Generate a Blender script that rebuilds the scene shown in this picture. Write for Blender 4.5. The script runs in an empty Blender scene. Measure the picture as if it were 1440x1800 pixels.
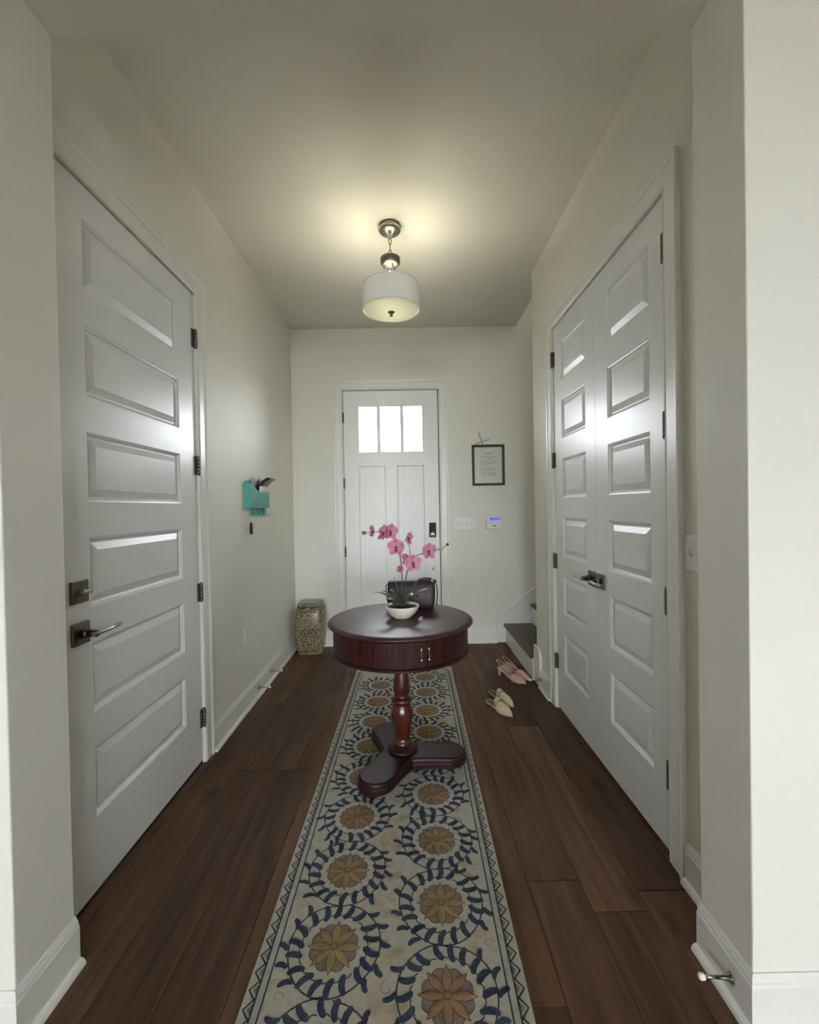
import bpy, bmesh, math, random
from mathutils import Vector, Matrix
random.seed(7)
C = bpy.context.scene.collection
S = bpy.context.scene
PI = math.pi

# ------------------------------------------------------------------ camera, sky, exposure
def make_camera():
    f, h, yaw, pitch, roll = 767.36, 1.3241, .0051, .011, .0182
    c, s = math.cos(yaw), math.sin(yaw)
    R1 = Matrix(((c, -s, 0), (s, c, 0), (0, 0, 1)))
    c, s = math.cos(pitch), math.sin(pitch)
    R2 = Matrix(((1, 0, 0), (0, c, -s), (0, s, c)))
    M = R2 @ R1
    rx, ry, rz = M[0], M[1], M[2]
    c, s = math.cos(roll), math.sin(roll)
    X = rx * c - rz * s
    Y = rx * s + rz * c
    Z = -ry
    m = Matrix(((X[0], Y[0], Z[0], 0), (X[1], Y[1], Z[1], 0), (X[2], Y[2], Z[2], h), (0, 0, 0, 1)))
    cd = bpy.data.cameras.new('camera')
    cd.sensor_fit = 'HORIZONTAL'
    cd.sensor_width = 36.0
    cd.lens = f * 36.0 / 1440.0
    cd.clip_start = .02
    co = bpy.data.objects.new('camera', cd)
    C.objects.link(co)
    co.matrix_world = m
    S.camera = co
make_camera()

SKY = 11.0
w = bpy.data.worlds.new('sky')
S.world = w
w.use_nodes = True
bg = w.node_tree.nodes['Background']
bg.inputs[0].default_value = (.93, .955, 1.0, 1)
bg.inputs[1].default_value = SKY

def portal(name, loc, rot, sx, sy):
    l = bpy.data.lights.new(name, 'AREA')
    l.shape = 'RECTANGLE'
    l.size, l.size_y = sx, sy
    l.cycles.is_portal = True
    o = bpy.data.objects.new(name, l)
    o.location = loc
    o.rotation_euler = rot
    C.objects.link(o)
    return o

BACK = -6.0                       # rear wall of the room behind the camera
WINS = [(-2.2, 1.1), (-.5, 1.45), (1.2, 1.45), (2.8, 1.1)]   # rear windows: centre x, width
WZ0, WZ1 = .65, 2.4
for cx_, ww in WINS:
    portal('portal_rear', (cx_, BACK - .12, (WZ0 + WZ1) / 2), (PI / 2, 0, PI), ww, WZ1 - WZ0)
portal('portal_stair', (4.62, 3.74, 4.68), (0, PI / 2, 0), .95, .62)
portal('portal_entry', (-.148, 4.34, 2.08), (-PI / 2, 0, 0), .66, .48)

vs = S.view_settings
vs.view_transform = 'Standard'
vs.look = 'None'
vs.gamma = 1
vs.use_curve_mapping = False
vs.exposure = 1.38
S.cycles.use_denoising = True
S.cycles.max_bounces = 14
S.cycles.diffuse_bounces = 8
S.cycles.transparent_max_bounces = 12
S.cycles.sample_clamp_indirect = 6

# ------------------------------------------------------------------ materials
def nodes(m):
    m.use_nodes = True
    nt = m.node_tree
    return nt, nt.nodes['Principled BSDF']

def mat(name, col, rough=.5, metal=0.0, bump=0.0, bscale=200.0, var=0.0, vscale=6.0, coat=0.0, spec=.5, stretch=None, sheen=0.0):
    m = bpy.data.materials.new(name)
    nt, b = nodes(m)
    b.inputs['Base Color'].default_value = (*col, 1)
    b.inputs['Roughness'].default_value = rough
    b.inputs['Metallic'].default_value = metal
    b.inputs['Specular IOR Level'].default_value = spec
    b.inputs['Coat Weight'].default_value = coat
    b.inputs['Coat Roughness'].default_value = .12
    b.inputs['Sheen Weight'].default_value = sheen
    if bump or var:
        tc = nt.nodes.new('ShaderNodeTexCoord')
        mp = nt.nodes.new('ShaderNodeMapping')
        if stretch: mp.inputs['Scale'].default_value = stretch
        nt.links.new(tc.outputs['Object'], mp.inputs[0])
    if bump:
        n = nt.nodes.new('ShaderNodeTexNoise')
        n.inputs['Scale'].default_value = bscale
        n.inputs['Detail'].default_value = 3
        nt.links.new(mp.outputs[0], n.inputs['Vector'])
        bp = nt.nodes.new('ShaderNodeBump')
        bp.inputs['Strength'].default_value = bump
        bp.inputs['Distance'].default_value = .002
        nt.links.new(n.outputs[0], bp.inputs['Height'])
        nt.links.new(bp.outputs[0], b.inputs['Normal'])
    if var:
        n = nt.nodes.new('ShaderNodeTexNoise')
        n.inputs['Scale'].default_value = vscale
        n.inputs['Detail'].default_value = 4
        nt.links.new(mp.outputs[0], n.inputs['Vector'])
        r = nt.nodes.new('ShaderNodeValToRGB')
        r.color_ramp.elements[0].position = .3
        r.color_ramp.elements[1].position = .7
        r.color_ramp.elements[0].color = (*[max(0, x * (1 - var)) for x in col], 1)
        r.color_ramp.elements[1].color = (*[min(1, x * (1 + var)) for x in col], 1)
        nt.links.new(n.outputs[0], r.inputs[0])
        nt.links.new(r.outputs[0], b.inputs['Base Color'])
    return m

def wood(name, dark, mid, light, rough=.42, rnd=.35, along=1, coat=0.0, sc=1.0, bump=.12, spec=.5):
    """streaked grain running along one object axis, value shifted per object"""
    m = bpy.data.materials.new(name)
    nt, b = nodes(m)
    L = nt.links
    tc = nt.nodes.new('ShaderNodeTexCoord')
    oi = nt.nodes.new('ShaderNodeObjectInfo')
    add = nt.nodes.new('ShaderNodeVectorMath'); add.operation = 'MULTIPLY_ADD'
    cmb = nt.nodes.new('ShaderNodeCombineXYZ')
    for i in range(3): L.new(oi.outputs['Random'], cmb.inputs[i])
    add.inputs[1].default_value = (37, 53, 29)
    L.new(cmb.outputs[0], add.inputs[0]); L.new(tc.outputs['Object'], add.inputs[2])
    mp = nt.nodes.new('ShaderNodeMapping')
    s = [16 * sc] * 3; s[along] = 1.1 * sc
    mp.inputs['Scale'].default_value = s
    L.new(add.outputs[0], mp.inputs[0])
    n = nt.nodes.new('ShaderNodeTexNoise')
    n.inputs['Scale'].default_value = 1.6; n.inputs['Detail'].default_value = 7
    n.inputs['Roughness'].default_value = .62; n.inputs['Distortion'].default_value = .5
    L.new(mp.outputs[0], n.inputs['Vector'])
    r = nt.nodes.new('ShaderNodeValToRGB')
    r.color_ramp.elements[0].position = .30; r.color_ramp.elements[0].color = (*dark, 1)
    r.color_ramp.elements[1].position = .72; r.color_ramp.elements[1].color = (*light, 1)
    e = r.color_ramp.elements.new(.5); e.color = (*mid, 1)
    L.new(n.outputs[0], r.inputs[0])
    mr = nt.nodes.new('ShaderNodeMapRange')
    mr.inputs['To Min'].default_value = 1 - rnd; mr.inputs['To Max'].default_value = 1 + rnd
    L.new(oi.outputs['Random'], mr.inputs['Value'])
    mx = nt.nodes.new('ShaderNodeVectorMath'); mx.operation = 'SCALE'
    L.new(r.outputs[0], mx.inputs[0]); L.new(mr.outputs[0], mx.inputs['Scale'])
    # dark knots, few and soft
    mp2 = nt.nodes.new('ShaderNodeMapping')
    s2 = [5.2 * sc] * 3; s2[along] = 1.9 * sc
    mp2.inputs['Scale'].default_value = s2
    L.new(add.outputs[0], mp2.inputs[0])
    v = nt.nodes.new('ShaderNodeTexVoronoi'); v.inputs['Scale'].default_value = .9
    L.new(mp2.outputs[0], v.inputs['Vector'])
    kr = nt.nodes.new('ShaderNodeValToRGB')
    kr.color_ramp.elements[0].position = .03; kr.color_ramp.elements[0].color = (.35, .33, .33, 1)
    kr.color_ramp.elements[1].position = .17; kr.color_ramp.elements[1].color = (1, 1, 1, 1)
    L.new(v.outputs['Distance'], kr.inputs[0])
    mu = nt.nodes.new('ShaderNodeVectorMath'); mu.operation = 'MULTIPLY'
    L.new(mx.outputs[0], mu.inputs[0]); L.new(kr.outputs[0], mu.inputs[1])
    L.new(mu.outputs[0], b.inputs['Base Color'])
    bp = nt.nodes.new('ShaderNodeBump'); bp.inputs['Strength'].default_value = bump; bp.inputs['Distance'].default_value = .002
    L.new(n.outputs[0], bp.inputs['Height']); L.new(bp.outputs[0], b.inputs['Normal'])
    b.inputs['Roughness'].default_value = rough
    b.inputs['Specular IOR Level'].default_value = spec
    b.inputs['Coat Weight'].default_value = coat; b.inputs['Coat Roughness'].default_value = .15
    return m

WALL = (.735, .724, .645)
M = dict(
    wall=mat('wall_paint', WALL, .55, bump=.10, bscale=260, spec=.4),
    rear=mat('taupe_wall_paint', (.68, .67, .60), .7, spec=.3),
    ceil=mat('ceiling_paint', (.76, .75, .655), .85, bump=.10, bscale=260, spec=.3),
    trim=mat('white_trim_paint', (.74, .74, .70), .32, bump=.03, bscale=60),
    door=mat('white_door_paint', (.73, .738, .735), .33, bump=.05, bscale=70, spec=.6),
    entry=mat('white_woodgrain_door', (.80, .80, .78), .38, bump=.10, bscale=22, var=.03, vscale=9, stretch=(6, 6, .5)),
    floor=wood('dark_plank_wood', (.052, .025, .013), (.098, .050, .027), (.150, .081, .046), rough=.55, rnd=.32, along=1, spec=.25),
    stair=wood('dark_tread_wood', (.040, .026, .020), (.062, .042, .032), (.085, .058, .044), rough=.4, rnd=.1, along=1),
    gap=mat('dark_gap', (.012, .010, .009), .9, spec=.1),
    sweep=mat('black_rubber', (.03, .028, .027), .6),
    nickel=mat('brushed_nickel', (.44, .41, .36), .30, 1.0, bump=.05, bscale=300),
    nickeld=mat('dark_nickel', (.17, .155, .135), .38, 1.0, bump=.05, bscale=300),
    chrome=mat('polished_metal', (.70, .67, .62), .12, 1.0),
    mahog=wood('mahogany', (.024, .007, .007), (.038, .010, .010), (.056, .015, .013), rough=.40, rnd=.05, along=0, coat=.0, sc=1.2, bump=.02),
    mahogdark=mat('mahogany_dark', (.022, .007, .008), .42, spec=.25, coat=.02, var=.25, vscale=14),
    turned=mat('mahogany_turned', (.060, .012, .007), .26, coat=.3, var=.35, vscale=7, stretch=(3, 3, 1)),
    tambour=mat('mahogany_stripes', (.030, .007, .006), .42, spec=.22, var=.75, vscale=10, stretch=(7, 7, .35)),
    plastic=mat('white_plastic', (.78, .78, .74), .35),
    rubberw=mat('white_rubber', (.85, .84, .80), .5),
    black=mat('black_plastic', (.010, .010, .011), .5, spec=.25),
    cream=mat('rug_cream_wool', (.45, .425, .355), .95, bump=.9, bscale=420, var=.08, vscale=60, sheen=.2, spec=.1),
    peach=mat('rug_peach_wool', (.43, .365, .28), .95, bump=.9, bscale=420, var=.2, vscale=30, spec=.1),
    sand=mat('rug_sand_wool', (.43, .385, .275), .95, bump=.9, bscale=420, var=.2, vscale=30, spec=.1),
    pale=mat('rug_pale_wool', (.40, .41, .37), .95, bump=.9, bscale=420, var=.12, vscale=38, spec=.1),
    blue=mat('rug_blue_wool', (.050, .068, .108), .95, bump=.9, bscale=420, var=.35, vscale=40, spec=.1),
    ink=mat('rug_dark_wool', (.055, .058, .055), .95, bump=.9, bscale=420, var=.3, vscale=40, spec=.1),
    gold=mat('rug_gold_wool', (.30, .215, .105), .95, bump=.9, bscale=420, var=.28, vscale=24, spec=.1),
    rust=mat('rug_rust_wool', (.29, .185, .105), .95, bump=.9, bscale=420, var=.28, vscale=24, spec=.1),
    brown=mat('rug_brown_wool', (.13, .085, .055), .95, bump=.9, bscale=420, var=.2, vscale=40, spec=.1),
    mauve=mat('rug_mauve_wool', (.215, .18, .16), .95, bump=.9, bscale=420, var=.22, vscale=40, spec=.1),
    teal=mat('teal_metal', (.055, .42, .35), .35),
    teald=mat('teal_metal_front', (.07, .34, .29), .4),
    paper=mat('white_paper', (.72, .72, .74), .6, var=.08, vscale=40),
    envelope=mat('grey_paper', (.34, .40, .40), .6),
    glossy=mat('dark_magazine', (.028, .028, .024), .3, var=.5, vscale=25),
    leather=mat('dark_purple_leather', (.028, .016, .022), .55, bump=.3, bscale=240),
    leatherb=mat('black_leather', (.010, .009, .010), .4, bump=.3, bscale=240),
    bowl=mat('cream_ceramic', (.70, .66, .56), .4, bump=.25, bscale=60, stretch=(1, 1, 6)),
    moss=mat('dark_moss', (.022, .030, .016), .95, bump=1, bscale=130, var=.5, vscale=60),
    leaf=mat('strap_leaf', (.075, .098, .062), .36, var=.25, vscale=20),
    stemm=mat('flower_stem', (.060, .050, .030), .5),
    pink=mat('orchid_pink', (.56, .215, .34), .55, var=.42, vscale=45),
    pinkd=mat('orchid_magenta', (.22, .035, .10), .5),
    bud=mat('green_bud', (.19, .20, .07), .5),
    budd=mat('dark_bud', (.05, .06, .035), .5),
    budy=mat('yellow_bud', (.42, .36, .16), .5),
    nude=mat('pink_suede', (.50, .325, .27), .8, bump=.3, bscale=300),
    nudei=mat('tan_insole', (.42, .30, .22), .7),
    beige=mat('beige_suede', (.53, .44, .30), .8, bump=.3, bscale=300, var=.08, vscale=60),
    brownin=mat('brown_insole', (.13, .075, .055), .55),
    brass=mat('antique_chain', (.16, .13, .075), .4, 1.0),
    frame=mat('brown_frame', (.085, .074, .055), .35),
    matb=mat('cream_mat', (.66, .63, .53), .7),
    textink=mat('printed_ink', (.10, .09, .07), .7),
    palm=mat('dried_palm', (.34, .31, .25), .7),
    slot=mat('dark_slot', (.05, .05, .05), .7),
    ground=mat('outdoor_paving', (.34, .33, .30), .9, var=.3, vscale=2),
)

def stool_mat():
    m = bpy.data.materials.new('mottled_glaze')
    nt, b = nodes(m)
    L = nt.links
    tc = nt.nodes.new('ShaderNodeTexCoord')
    v = nt.nodes.new('ShaderNodeTexNoise'); v.inputs['Scale'].default_value = 95; v.inputs['Detail'].default_value = 3
    L.new(tc.outputs['Object'], v.inputs['Vector'])
    r = nt.nodes.new('ShaderNodeValToRGB')
    e = r.color_ramp.elements
    e[0].position = .38; e[0].color = (.045, .033, .018, 1)
    e[1].position = .70; e[1].color = (.44, .385, .25, 1)
    x = e.new(.49); x.color = (.17, .135, .065, 1)
    x = e.new(.58); x.color = (.29, .245, .15, 1)
    L.new(v.outputs[0], r.inputs[0])
    L.new(r.outputs[0], b.inputs['Base Color'])
    bp = nt.nodes.new('ShaderNodeBump'); bp.inputs['Strength'].default_value = .5; bp.inputs['Distance'].default_value = .003
    L.new(v.outputs[0], bp.inputs['Height']); L.new(bp.outputs[0], b.inputs['Normal'])
    b.inputs['Roughness'].default_value = .22
    return m
M['glaze'] = stool_mat()
M['glazetop'] = mat('olive_glaze', (.15, .13, .08), .2, var=.3, vscale=18)
M['holeshade'] = mat('hole_shade', (.035, .022, .012), .3)  # dark colour stands in for the shade inside the stool's holes

def glass_mat(name, refl=.04):
    m = bpy.data.materials.new(name)
    m.use_nodes = True
    nt = m.node_tree
    nt.nodes.clear()
    o = nt.nodes.new('ShaderNodeOutputMaterial')
    t = nt.nodes.new('ShaderNodeBsdfTransparent'); t.inputs[0].default_value = (.97, .98, .98, 1)
    g = nt.nodes.new('ShaderNodeBsdfGlossy'); g.inputs['Roughness'].default_value = .02
    fr = nt.nodes.new('ShaderNodeFresnel'); fr.inputs['IOR'].default_value = 1.45
    mx = nt.nodes.new('ShaderNodeMixShader')
    nt.links.new(fr.outputs[0], mx.inputs[0]); nt.links.new(t.outputs[0], mx.inputs[1]); nt.links.new(g.outputs[0], mx.inputs[2])
    nt.links.new(mx.outputs[0], o.inputs[0])
    return m
M['glass'] = glass_mat('window_glass')
M['hingeleaf'] = mat('dark_hinge_plate', (.075, .068, .058), .42, spec=.3)
M['page'] = mat('cream_page', (.88, .85, .74), .7)

def translucent(name, col, tr, rough=.6):
    m = bpy.data.materials.new(name)
    m.use_nodes = True
    nt = m.node_tree
    nt.nodes.clear()
    o = nt.nodes.new('ShaderNodeOutputMaterial')
    d = nt.nodes.new('ShaderNodeBsdfDiffuse'); d.inputs[0].default_value = (*col, 1)
    t = nt.nodes.new('ShaderNodeBsdfTranslucent'); t.inputs[0].default_value = (*col, 1)
    mx = nt.nodes.new('ShaderNodeMixShader'); mx.inputs[0].default_value = tr
    nt.links.new(d.outputs[0], mx.inputs[1]); nt.links.new(t.outputs[0], mx.inputs[2])
    nt.links.new(mx.outputs[0], o.inputs[0])
    return m
M['shade'] = translucent('white_fabric_shade', (.80, .80, .77), .05)
M['diffuser'] = translucent('frosted_diffuser', (.87, .88, .78), .15)

def emit(name, col, k):
    m = bpy.data.materials.new(name)
    nt, b = nodes(m)
    b.inputs['Base Color'].default_value = (*[c * .3 for c in col], 1)
    b.inputs['Emission Color'].default_value = (*col, 1)
    b.inputs['Emission Strength'].default_value = k
    return m
M['screen'] = emit('blue_screen', (.07, .11, .95), .42)
M['bulb'] = emit('warm_bulb', (1.0, .90, .76), 74)

# ------------------------------------------------------------------ mesh building
class MB:
    def __init__(s): s.v = []; s.f = []; s.mi = []; s.sm = []; s.cm = 0
    def add(s, vs_, fs, smooth=False):
        o = len(s.v)
        s.v += [tuple(p) for p in vs_]
        for f in fs:
            s.f.append(tuple(i + o for i in f)); s.mi.append(s.cm); s.sm.append(smooth)
        return s
    def box(s, x0, x1, y0, y1, z0, z1):
        v = [(x0, y0, z0), (x1, y0, z0), (x1, y1, z0), (x0, y1, z0), (x0, y0, z1), (x1, y0, z1), (x1, y1, z1), (x0, y1, z1)]
        return s.add(v, [(0, 3, 2, 1), (4, 5, 6, 7), (0, 1, 5, 4), (1, 2, 6, 5), (2, 3, 7, 6), (3, 0, 4, 7)])
    def lathe(s, prof, c=(0, 0, 0), seg=32, cap=True, axis='z', smooth=True):
        v = []; f = []; n = len(prof)
        for r, z in prof:
            for k in range(seg):
                a = 2 * PI * k / seg
                p = (r * math.cos(a), r * math.sin(a), z)
                if axis == 'x': p = (p[2], p[0], p[1])
                if axis == 'y': p = (p[1], p[2], p[0])
                v.append((p[0] + c[0], p[1] + c[1], p[2] + c[2]))
        for i in range(n - 1):
            for k in range(seg):
                k2 = (k + 1) % seg
                f.append((i * seg + k, i * seg + k2, (i + 1) * seg + k2, (i + 1) * seg + k))
        s.add(v, f, smooth)
        if cap:
            if prof[0][0] > 1e-6: s.add([v[k] for k in range(seg)], [tuple(reversed(range(seg)))])
            if prof[-1][0] > 1e-6: s.add([v[(n - 1) * seg + k] for k in range(seg)], [tuple(range(seg))])
        return s
    def tube(s, pts, r, seg=8, cap=True, closed=False, flat=1.0):
        pts = [Vector(p) for p in pts]; n = len(pts); v = []; f = []
        up = None
        for i, p in enumerate(pts):
            a = pts[(i - 1) % n] if (closed or i > 0) else p
            b = pts[(i + 1) % n] if (closed or i < n - 1) else p
            t = (b - a).normalized()
            if up is None:
                up = Vector((0, 0, 1)) if abs(t.z) < .9 else Vector((0, 1, 0))
            nx = t.cross(up)
            if nx.length < 1e-5: nx = t.cross(Vector((1, 0, 0)))
            nx.normalize(); ny = nx.cross(t).normalized(); up = ny
            rr = r(i / max(1, n - 1)) if callable(r) else r
            for k in range(seg):
                an = 2 * PI * k / seg
                v.append(p + nx * rr * math.cos(an) + ny * rr * flat * math.sin(an))
        m = n if closed else n - 1
        for i in range(m):
            j = (i + 1) % n
            for k in range(seg):
                k2 = (k + 1) % seg
                f.append((i * seg + k, i * seg + k2, j * seg + k2, j * seg + k))
        s.add(v, f, True)
        if cap and not closed:
            s.add(v[:seg], [tuple(reversed(range(seg)))]); s.add(v[-seg:], [tuple(range(seg))])
        return s
    def prism(s, poly, z0, z1, smooth=False):
        n = len(poly)
        v = [(x, y, z0) for x, y in poly] + [(x, y, z1) for x, y in poly]
        s.add(v, [tuple(reversed(range(n))), tuple(range(n, 2 * n))])
        s.add(v, [(i, (i + 1) % n, n + (i + 1) % n, n + i) for i in range(n)], smooth)
        return s
    def loft(s, rings, cap=True, smooth=True, closed=True):
        n = len(rings[0]); v = [p for r in rings for p in r]; f = []
        for i in range(len(rings) - 1):
            for k in range(n if closed else n - 1):
                k2 = (k + 1) % n
                f.append((i * n + k, i * n + k2, (i + 1) * n + k2, (i + 1) * n + k))
        s.add(v, f, smooth)
        if cap:
            s.add(rings[0], [tuple(reversed(range(n)))]); s.add(rings[-1], [tuple(range(n))])
        return s
    def sphere(s, c, r, seg=12, rings=8, sc=(1, 1, 1)):
        prof = [(max(1e-7, r * math.sin(PI * i / rings)), -r * math.cos(PI * i / rings)) for i in range(rings + 1)]
        v = []; f = []
        for rr, z in prof:
            for k in range(seg):
                a = 2 * PI * k / seg
                v.append((c[0] + rr * math.cos(a) * sc[0], c[1] + rr * math.sin(a) * sc[1], c[2] + z * sc[2]))
        for i in range(rings):
            for k in range(seg):
                k2 = (k + 1) % seg
                f.append((i * seg + k, i * seg + k2, (i + 1) * seg + k2, (i + 1) * seg + k))
        return s.add(v, f, True)
    def xf(s, fn):
        s.v = [tuple(fn(*p)) for p in s.v]; return s

def mesh(name, mb, mats, org=(0, 0, 0), weld=False):
    me = bpy.data.meshes.new(name)
    me.from_pydata([(p[0] - org[0], p[1] - org[1], p[2] - org[2]) for p in mb.v], [], mb.f)
    for m in (mats if isinstance(mats, (list, tuple)) else [mats]): me.materials.append(M[m] if isinstance(m, str) else m)
    for p, mi, sm in zip(me.polygons, mb.mi, mb.sm): p.material_index = mi; p.use_smooth = sm
    bm = bmesh.new(); bm.from_mesh(me)
    bmesh.ops.remove_doubles(bm, verts=bm.verts, dist=1e-6)
    bmesh.ops.recalc_face_normals(bm, faces=bm.faces)
    bm.to_mesh(me); bm.free()
    me.update()
    return me

def world_org(p):
    v = Vector((0, 0, 0))
    while p is not None: v += p.location; p = p.parent
    return v

def obj(name, mb, mats, parent=None, org=None, bevel=0.0, seg=2, kind=None, label=None, cat=None, group=None, data=None):
    """mesh object built from world coordinates; a child keeps its own origin"""
    if data is None:
        if org is None:
            xs, ys, zs = zip(*mb.v)
            org = ((min(xs) + max(xs)) / 2, (min(ys) + max(ys)) / 2, min(zs))
        data = mesh(name, mb, mats, org)
    o = bpy.data.objects.new(name, data)
    C.objects.link(o)
    if parent is not None:
        o.parent = parent
        o.location = Vector(org) - world_org(parent)
    else:
        o.location = org
    if bevel:
        b = o.modifiers.new('bevel', 'BEVEL'); b.width = bevel; b.segments = seg; b.limit_method = 'ANGLE'; b.angle_limit = .7
        b.harden_normals = False
    tag(o, label, cat, group, kind)
    return o

def tag(o, label=None, cat=None, group=None, kind=None):
    if label: o['label'] = label
    if cat: o['category'] = cat
    if group: o['group'] = group
    if kind: o['kind'] = kind
    return o

def thing(name, loc, label=None, cat=None, group=None, kind=None):
    o = bpy.data.objects.new(name, None)
    o.empty_display_size = .05
    C.objects.link(o); o.location = loc
    return tag(o, label, cat, group, kind)

def inst(name, data, loc, parent=None, rot=(0, 0, 0), sc=(1, 1, 1)):
    o = bpy.data.objects.new(name, data); C.objects.link(o)
    if parent is not None: o.parent = parent
    o.location = loc; o.rotation_euler = rot; o.scale = sc
    return o

def struct(name, mb, mats, bevel=0.0, parent=None):
    return obj(name, mb, mats, parent, org=(0, 0, 0), bevel=bevel, kind='structure' if parent is None else None)

# ------------------------------------------------------------------ the shell
XL, XR, YF, H = -1.094, .957, 4.211, 3.048
JL, JR, Y0, Y1, HZ = -.999, .848, 1.08, 1.275, 2.694
YC = 3.268                    # where the closet wall stops and the stairs begin
RX0, RX1 = -5.0, 5.2          # the room behind the camera
EX = 4.4                      # end of the stairwell
UP = 5.6                      # stairwell height

# floor base and the planks on it
fl = struct('floor', MB().box(-1.3, EX, .5, YF + .14, -.12, -.014).box(RX0 - .1, RX1 + .1, BACK - .1, .5, -.12, 0.0).box(RX0 - .1, -1.3, .5, Y1, -.12, 0.0).box(EX, RX1 + .1, .5, Y1, -.12, 0.0).box(1.08, EX, .5, Y1, -.014, 0.0), 'floor')
PW = .182
row = 0
x = -1.24
pm = {}
while x < 1.06:
    y = .5 - random.random() * 1.0
    while y < YF:
        ln = random.choice((.9, 1.2, 1.5, 1.8))
        a, b_ = max(y, .5), min(y + ln, YF + .02)
        if b_ - a > .05:
            key = round(b_ - a, 2)
            if key not in pm:
                hw, hl, e = PW / 2 - .0004, key / 2 - .0004, .0018
                mb = MB()
                mb.loft([[(-hw, -hl, -.014), (hw, -hl, -.014), (hw, hl, -.014), (-hw, hl, -.014)],
                         [(-hw, -hl, -e), (hw, -hl, -e), (hw, hl, -e), (-hw, hl, -e)],
                         [(-hw + e, -hl + e, 0), (hw - e, -hl + e, 0), (hw - e, hl - e, 0), (-hw + e, hl - e, 0)]], smooth=False)
                pm[key] = mesh('plank', mb, 'floor')
            inst('plank', pm[key], (x + PW / 2, (a + b_) / 2, 0), fl)
        y += ln
    x += PW
    row += 1

T = .12
LD0, LD1 = 1.362, 2.288       # left door along y
RD0, RDM, RD1 = 1.602, 2.2135, 2.825   # closet doors along y
DZ = 2.452
FD0, FD1 = -.600, .310        # entry door along x
mb = MB().box(XL - T, XL, Y1 - .0, LD0 - .004, 0, H).box(XL - T, XL, LD1 + .004, YF, 0, H).box(XL - T, XL, LD0 - .004, LD1 + .004, DZ + .004, H)
mb.box(XL - T, XL - .06, LD0 - .004, LD1 + .004, 0, DZ + .004)
struct('wall_left', mb, 'wall')
mb = MB().box(XR, XR + T, Y1, RD0 - .004, 0, H).box(XR, XR + T, RD1 + .004, YC, 0, H).box(XR, XR + T, RD0 - .004, RD1 + .004, DZ + .004, H)
mb.box(XR + .06, XR + T, RD0 - .004, RD1 + .004, 0, DZ + .004)
struct('wall_right', mb, 'wall')
mb = MB().box(XL - T, FD0 - .004, YF, YF + .14, 0, H).box(FD1 + .006, EX, YF, YF + .14, 0, H).box(FD0 - .004, FD1 + .006, YF, YF + .14, DZ + .004, H)
mb.box(XR, EX, YF, YF + .14, H, UP)
mb.box(FD0 - .004, FD0 + .014, YF + .062, YF + .14, 0, DZ + .004).box(FD1 - .012, FD1 + .006, YF + .062, YF + .14, 0, DZ + .004).box(FD0 + .014, FD1 - .012, YF + .062, YF + .14, DZ - .012, DZ + .004)
struct('wall_front', mb, 'wall')
struct('wall_stair', MB().box(XR + T, EX, YC - .12, YC, 0, UP), 'wall')
struct('wall_stair_end', MB().box(EX, EX + .1, YC - .12, YF + .14, -.1, 4.2).box(EX, EX + .1, YC - .12, YF + .14, 5.15, UP + .1).box(EX, EX + .1, YC - .12, 3.43, 4.2, 5.15).box(EX, EX + .1, 4.05, YF + .14, 4.2, 5.15), 'wall')
wd = struct('window_4', MB().box(EX + .02, EX + .08, 3.43, 3.47, 4.2, 5.15).box(EX + .02, EX + .08, 4.01, 4.05, 4.2, 5.15).box(EX + .02, EX + .08, 3.47, 4.01, 4.2, 4.24).box(EX + .02, EX + .08, 3.47, 4.01, 5.11, 5.15), 'trim')  # unseen landing window, added to brighten the stairwell
obj('pane', MB().box(EX + .048, EX + .052, 3.47, 4.01, 4.24, 5.11), 'glass', wd)
struct('wall_upper', MB().box(XR + .02, XR + T, YC, YF, H + .12, UP), 'wall')
mb = MB().box(XL - T, XR + T, Y1, YF, H, H + .12)
struct('ceiling', mb, 'ceil')
struct('ceiling_stair', MB().box(XR, EX, YC - .12, YF + .14, UP, UP + .1), 'ceil')
# the cased-less opening between the camera's room and the hall
struct('wall_near_left', MB().box(RX0, JL, Y0, Y1, 0, H + .0), 'wall', bevel=.004)
struct('wall_near_right', MB().box(JR, RX1, Y0, Y1, 0, H + .0), 'wall', bevel=.004)
struct('wall_header', MB().box(JL, JR, Y0, Y1, HZ, H), 'wall')
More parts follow.
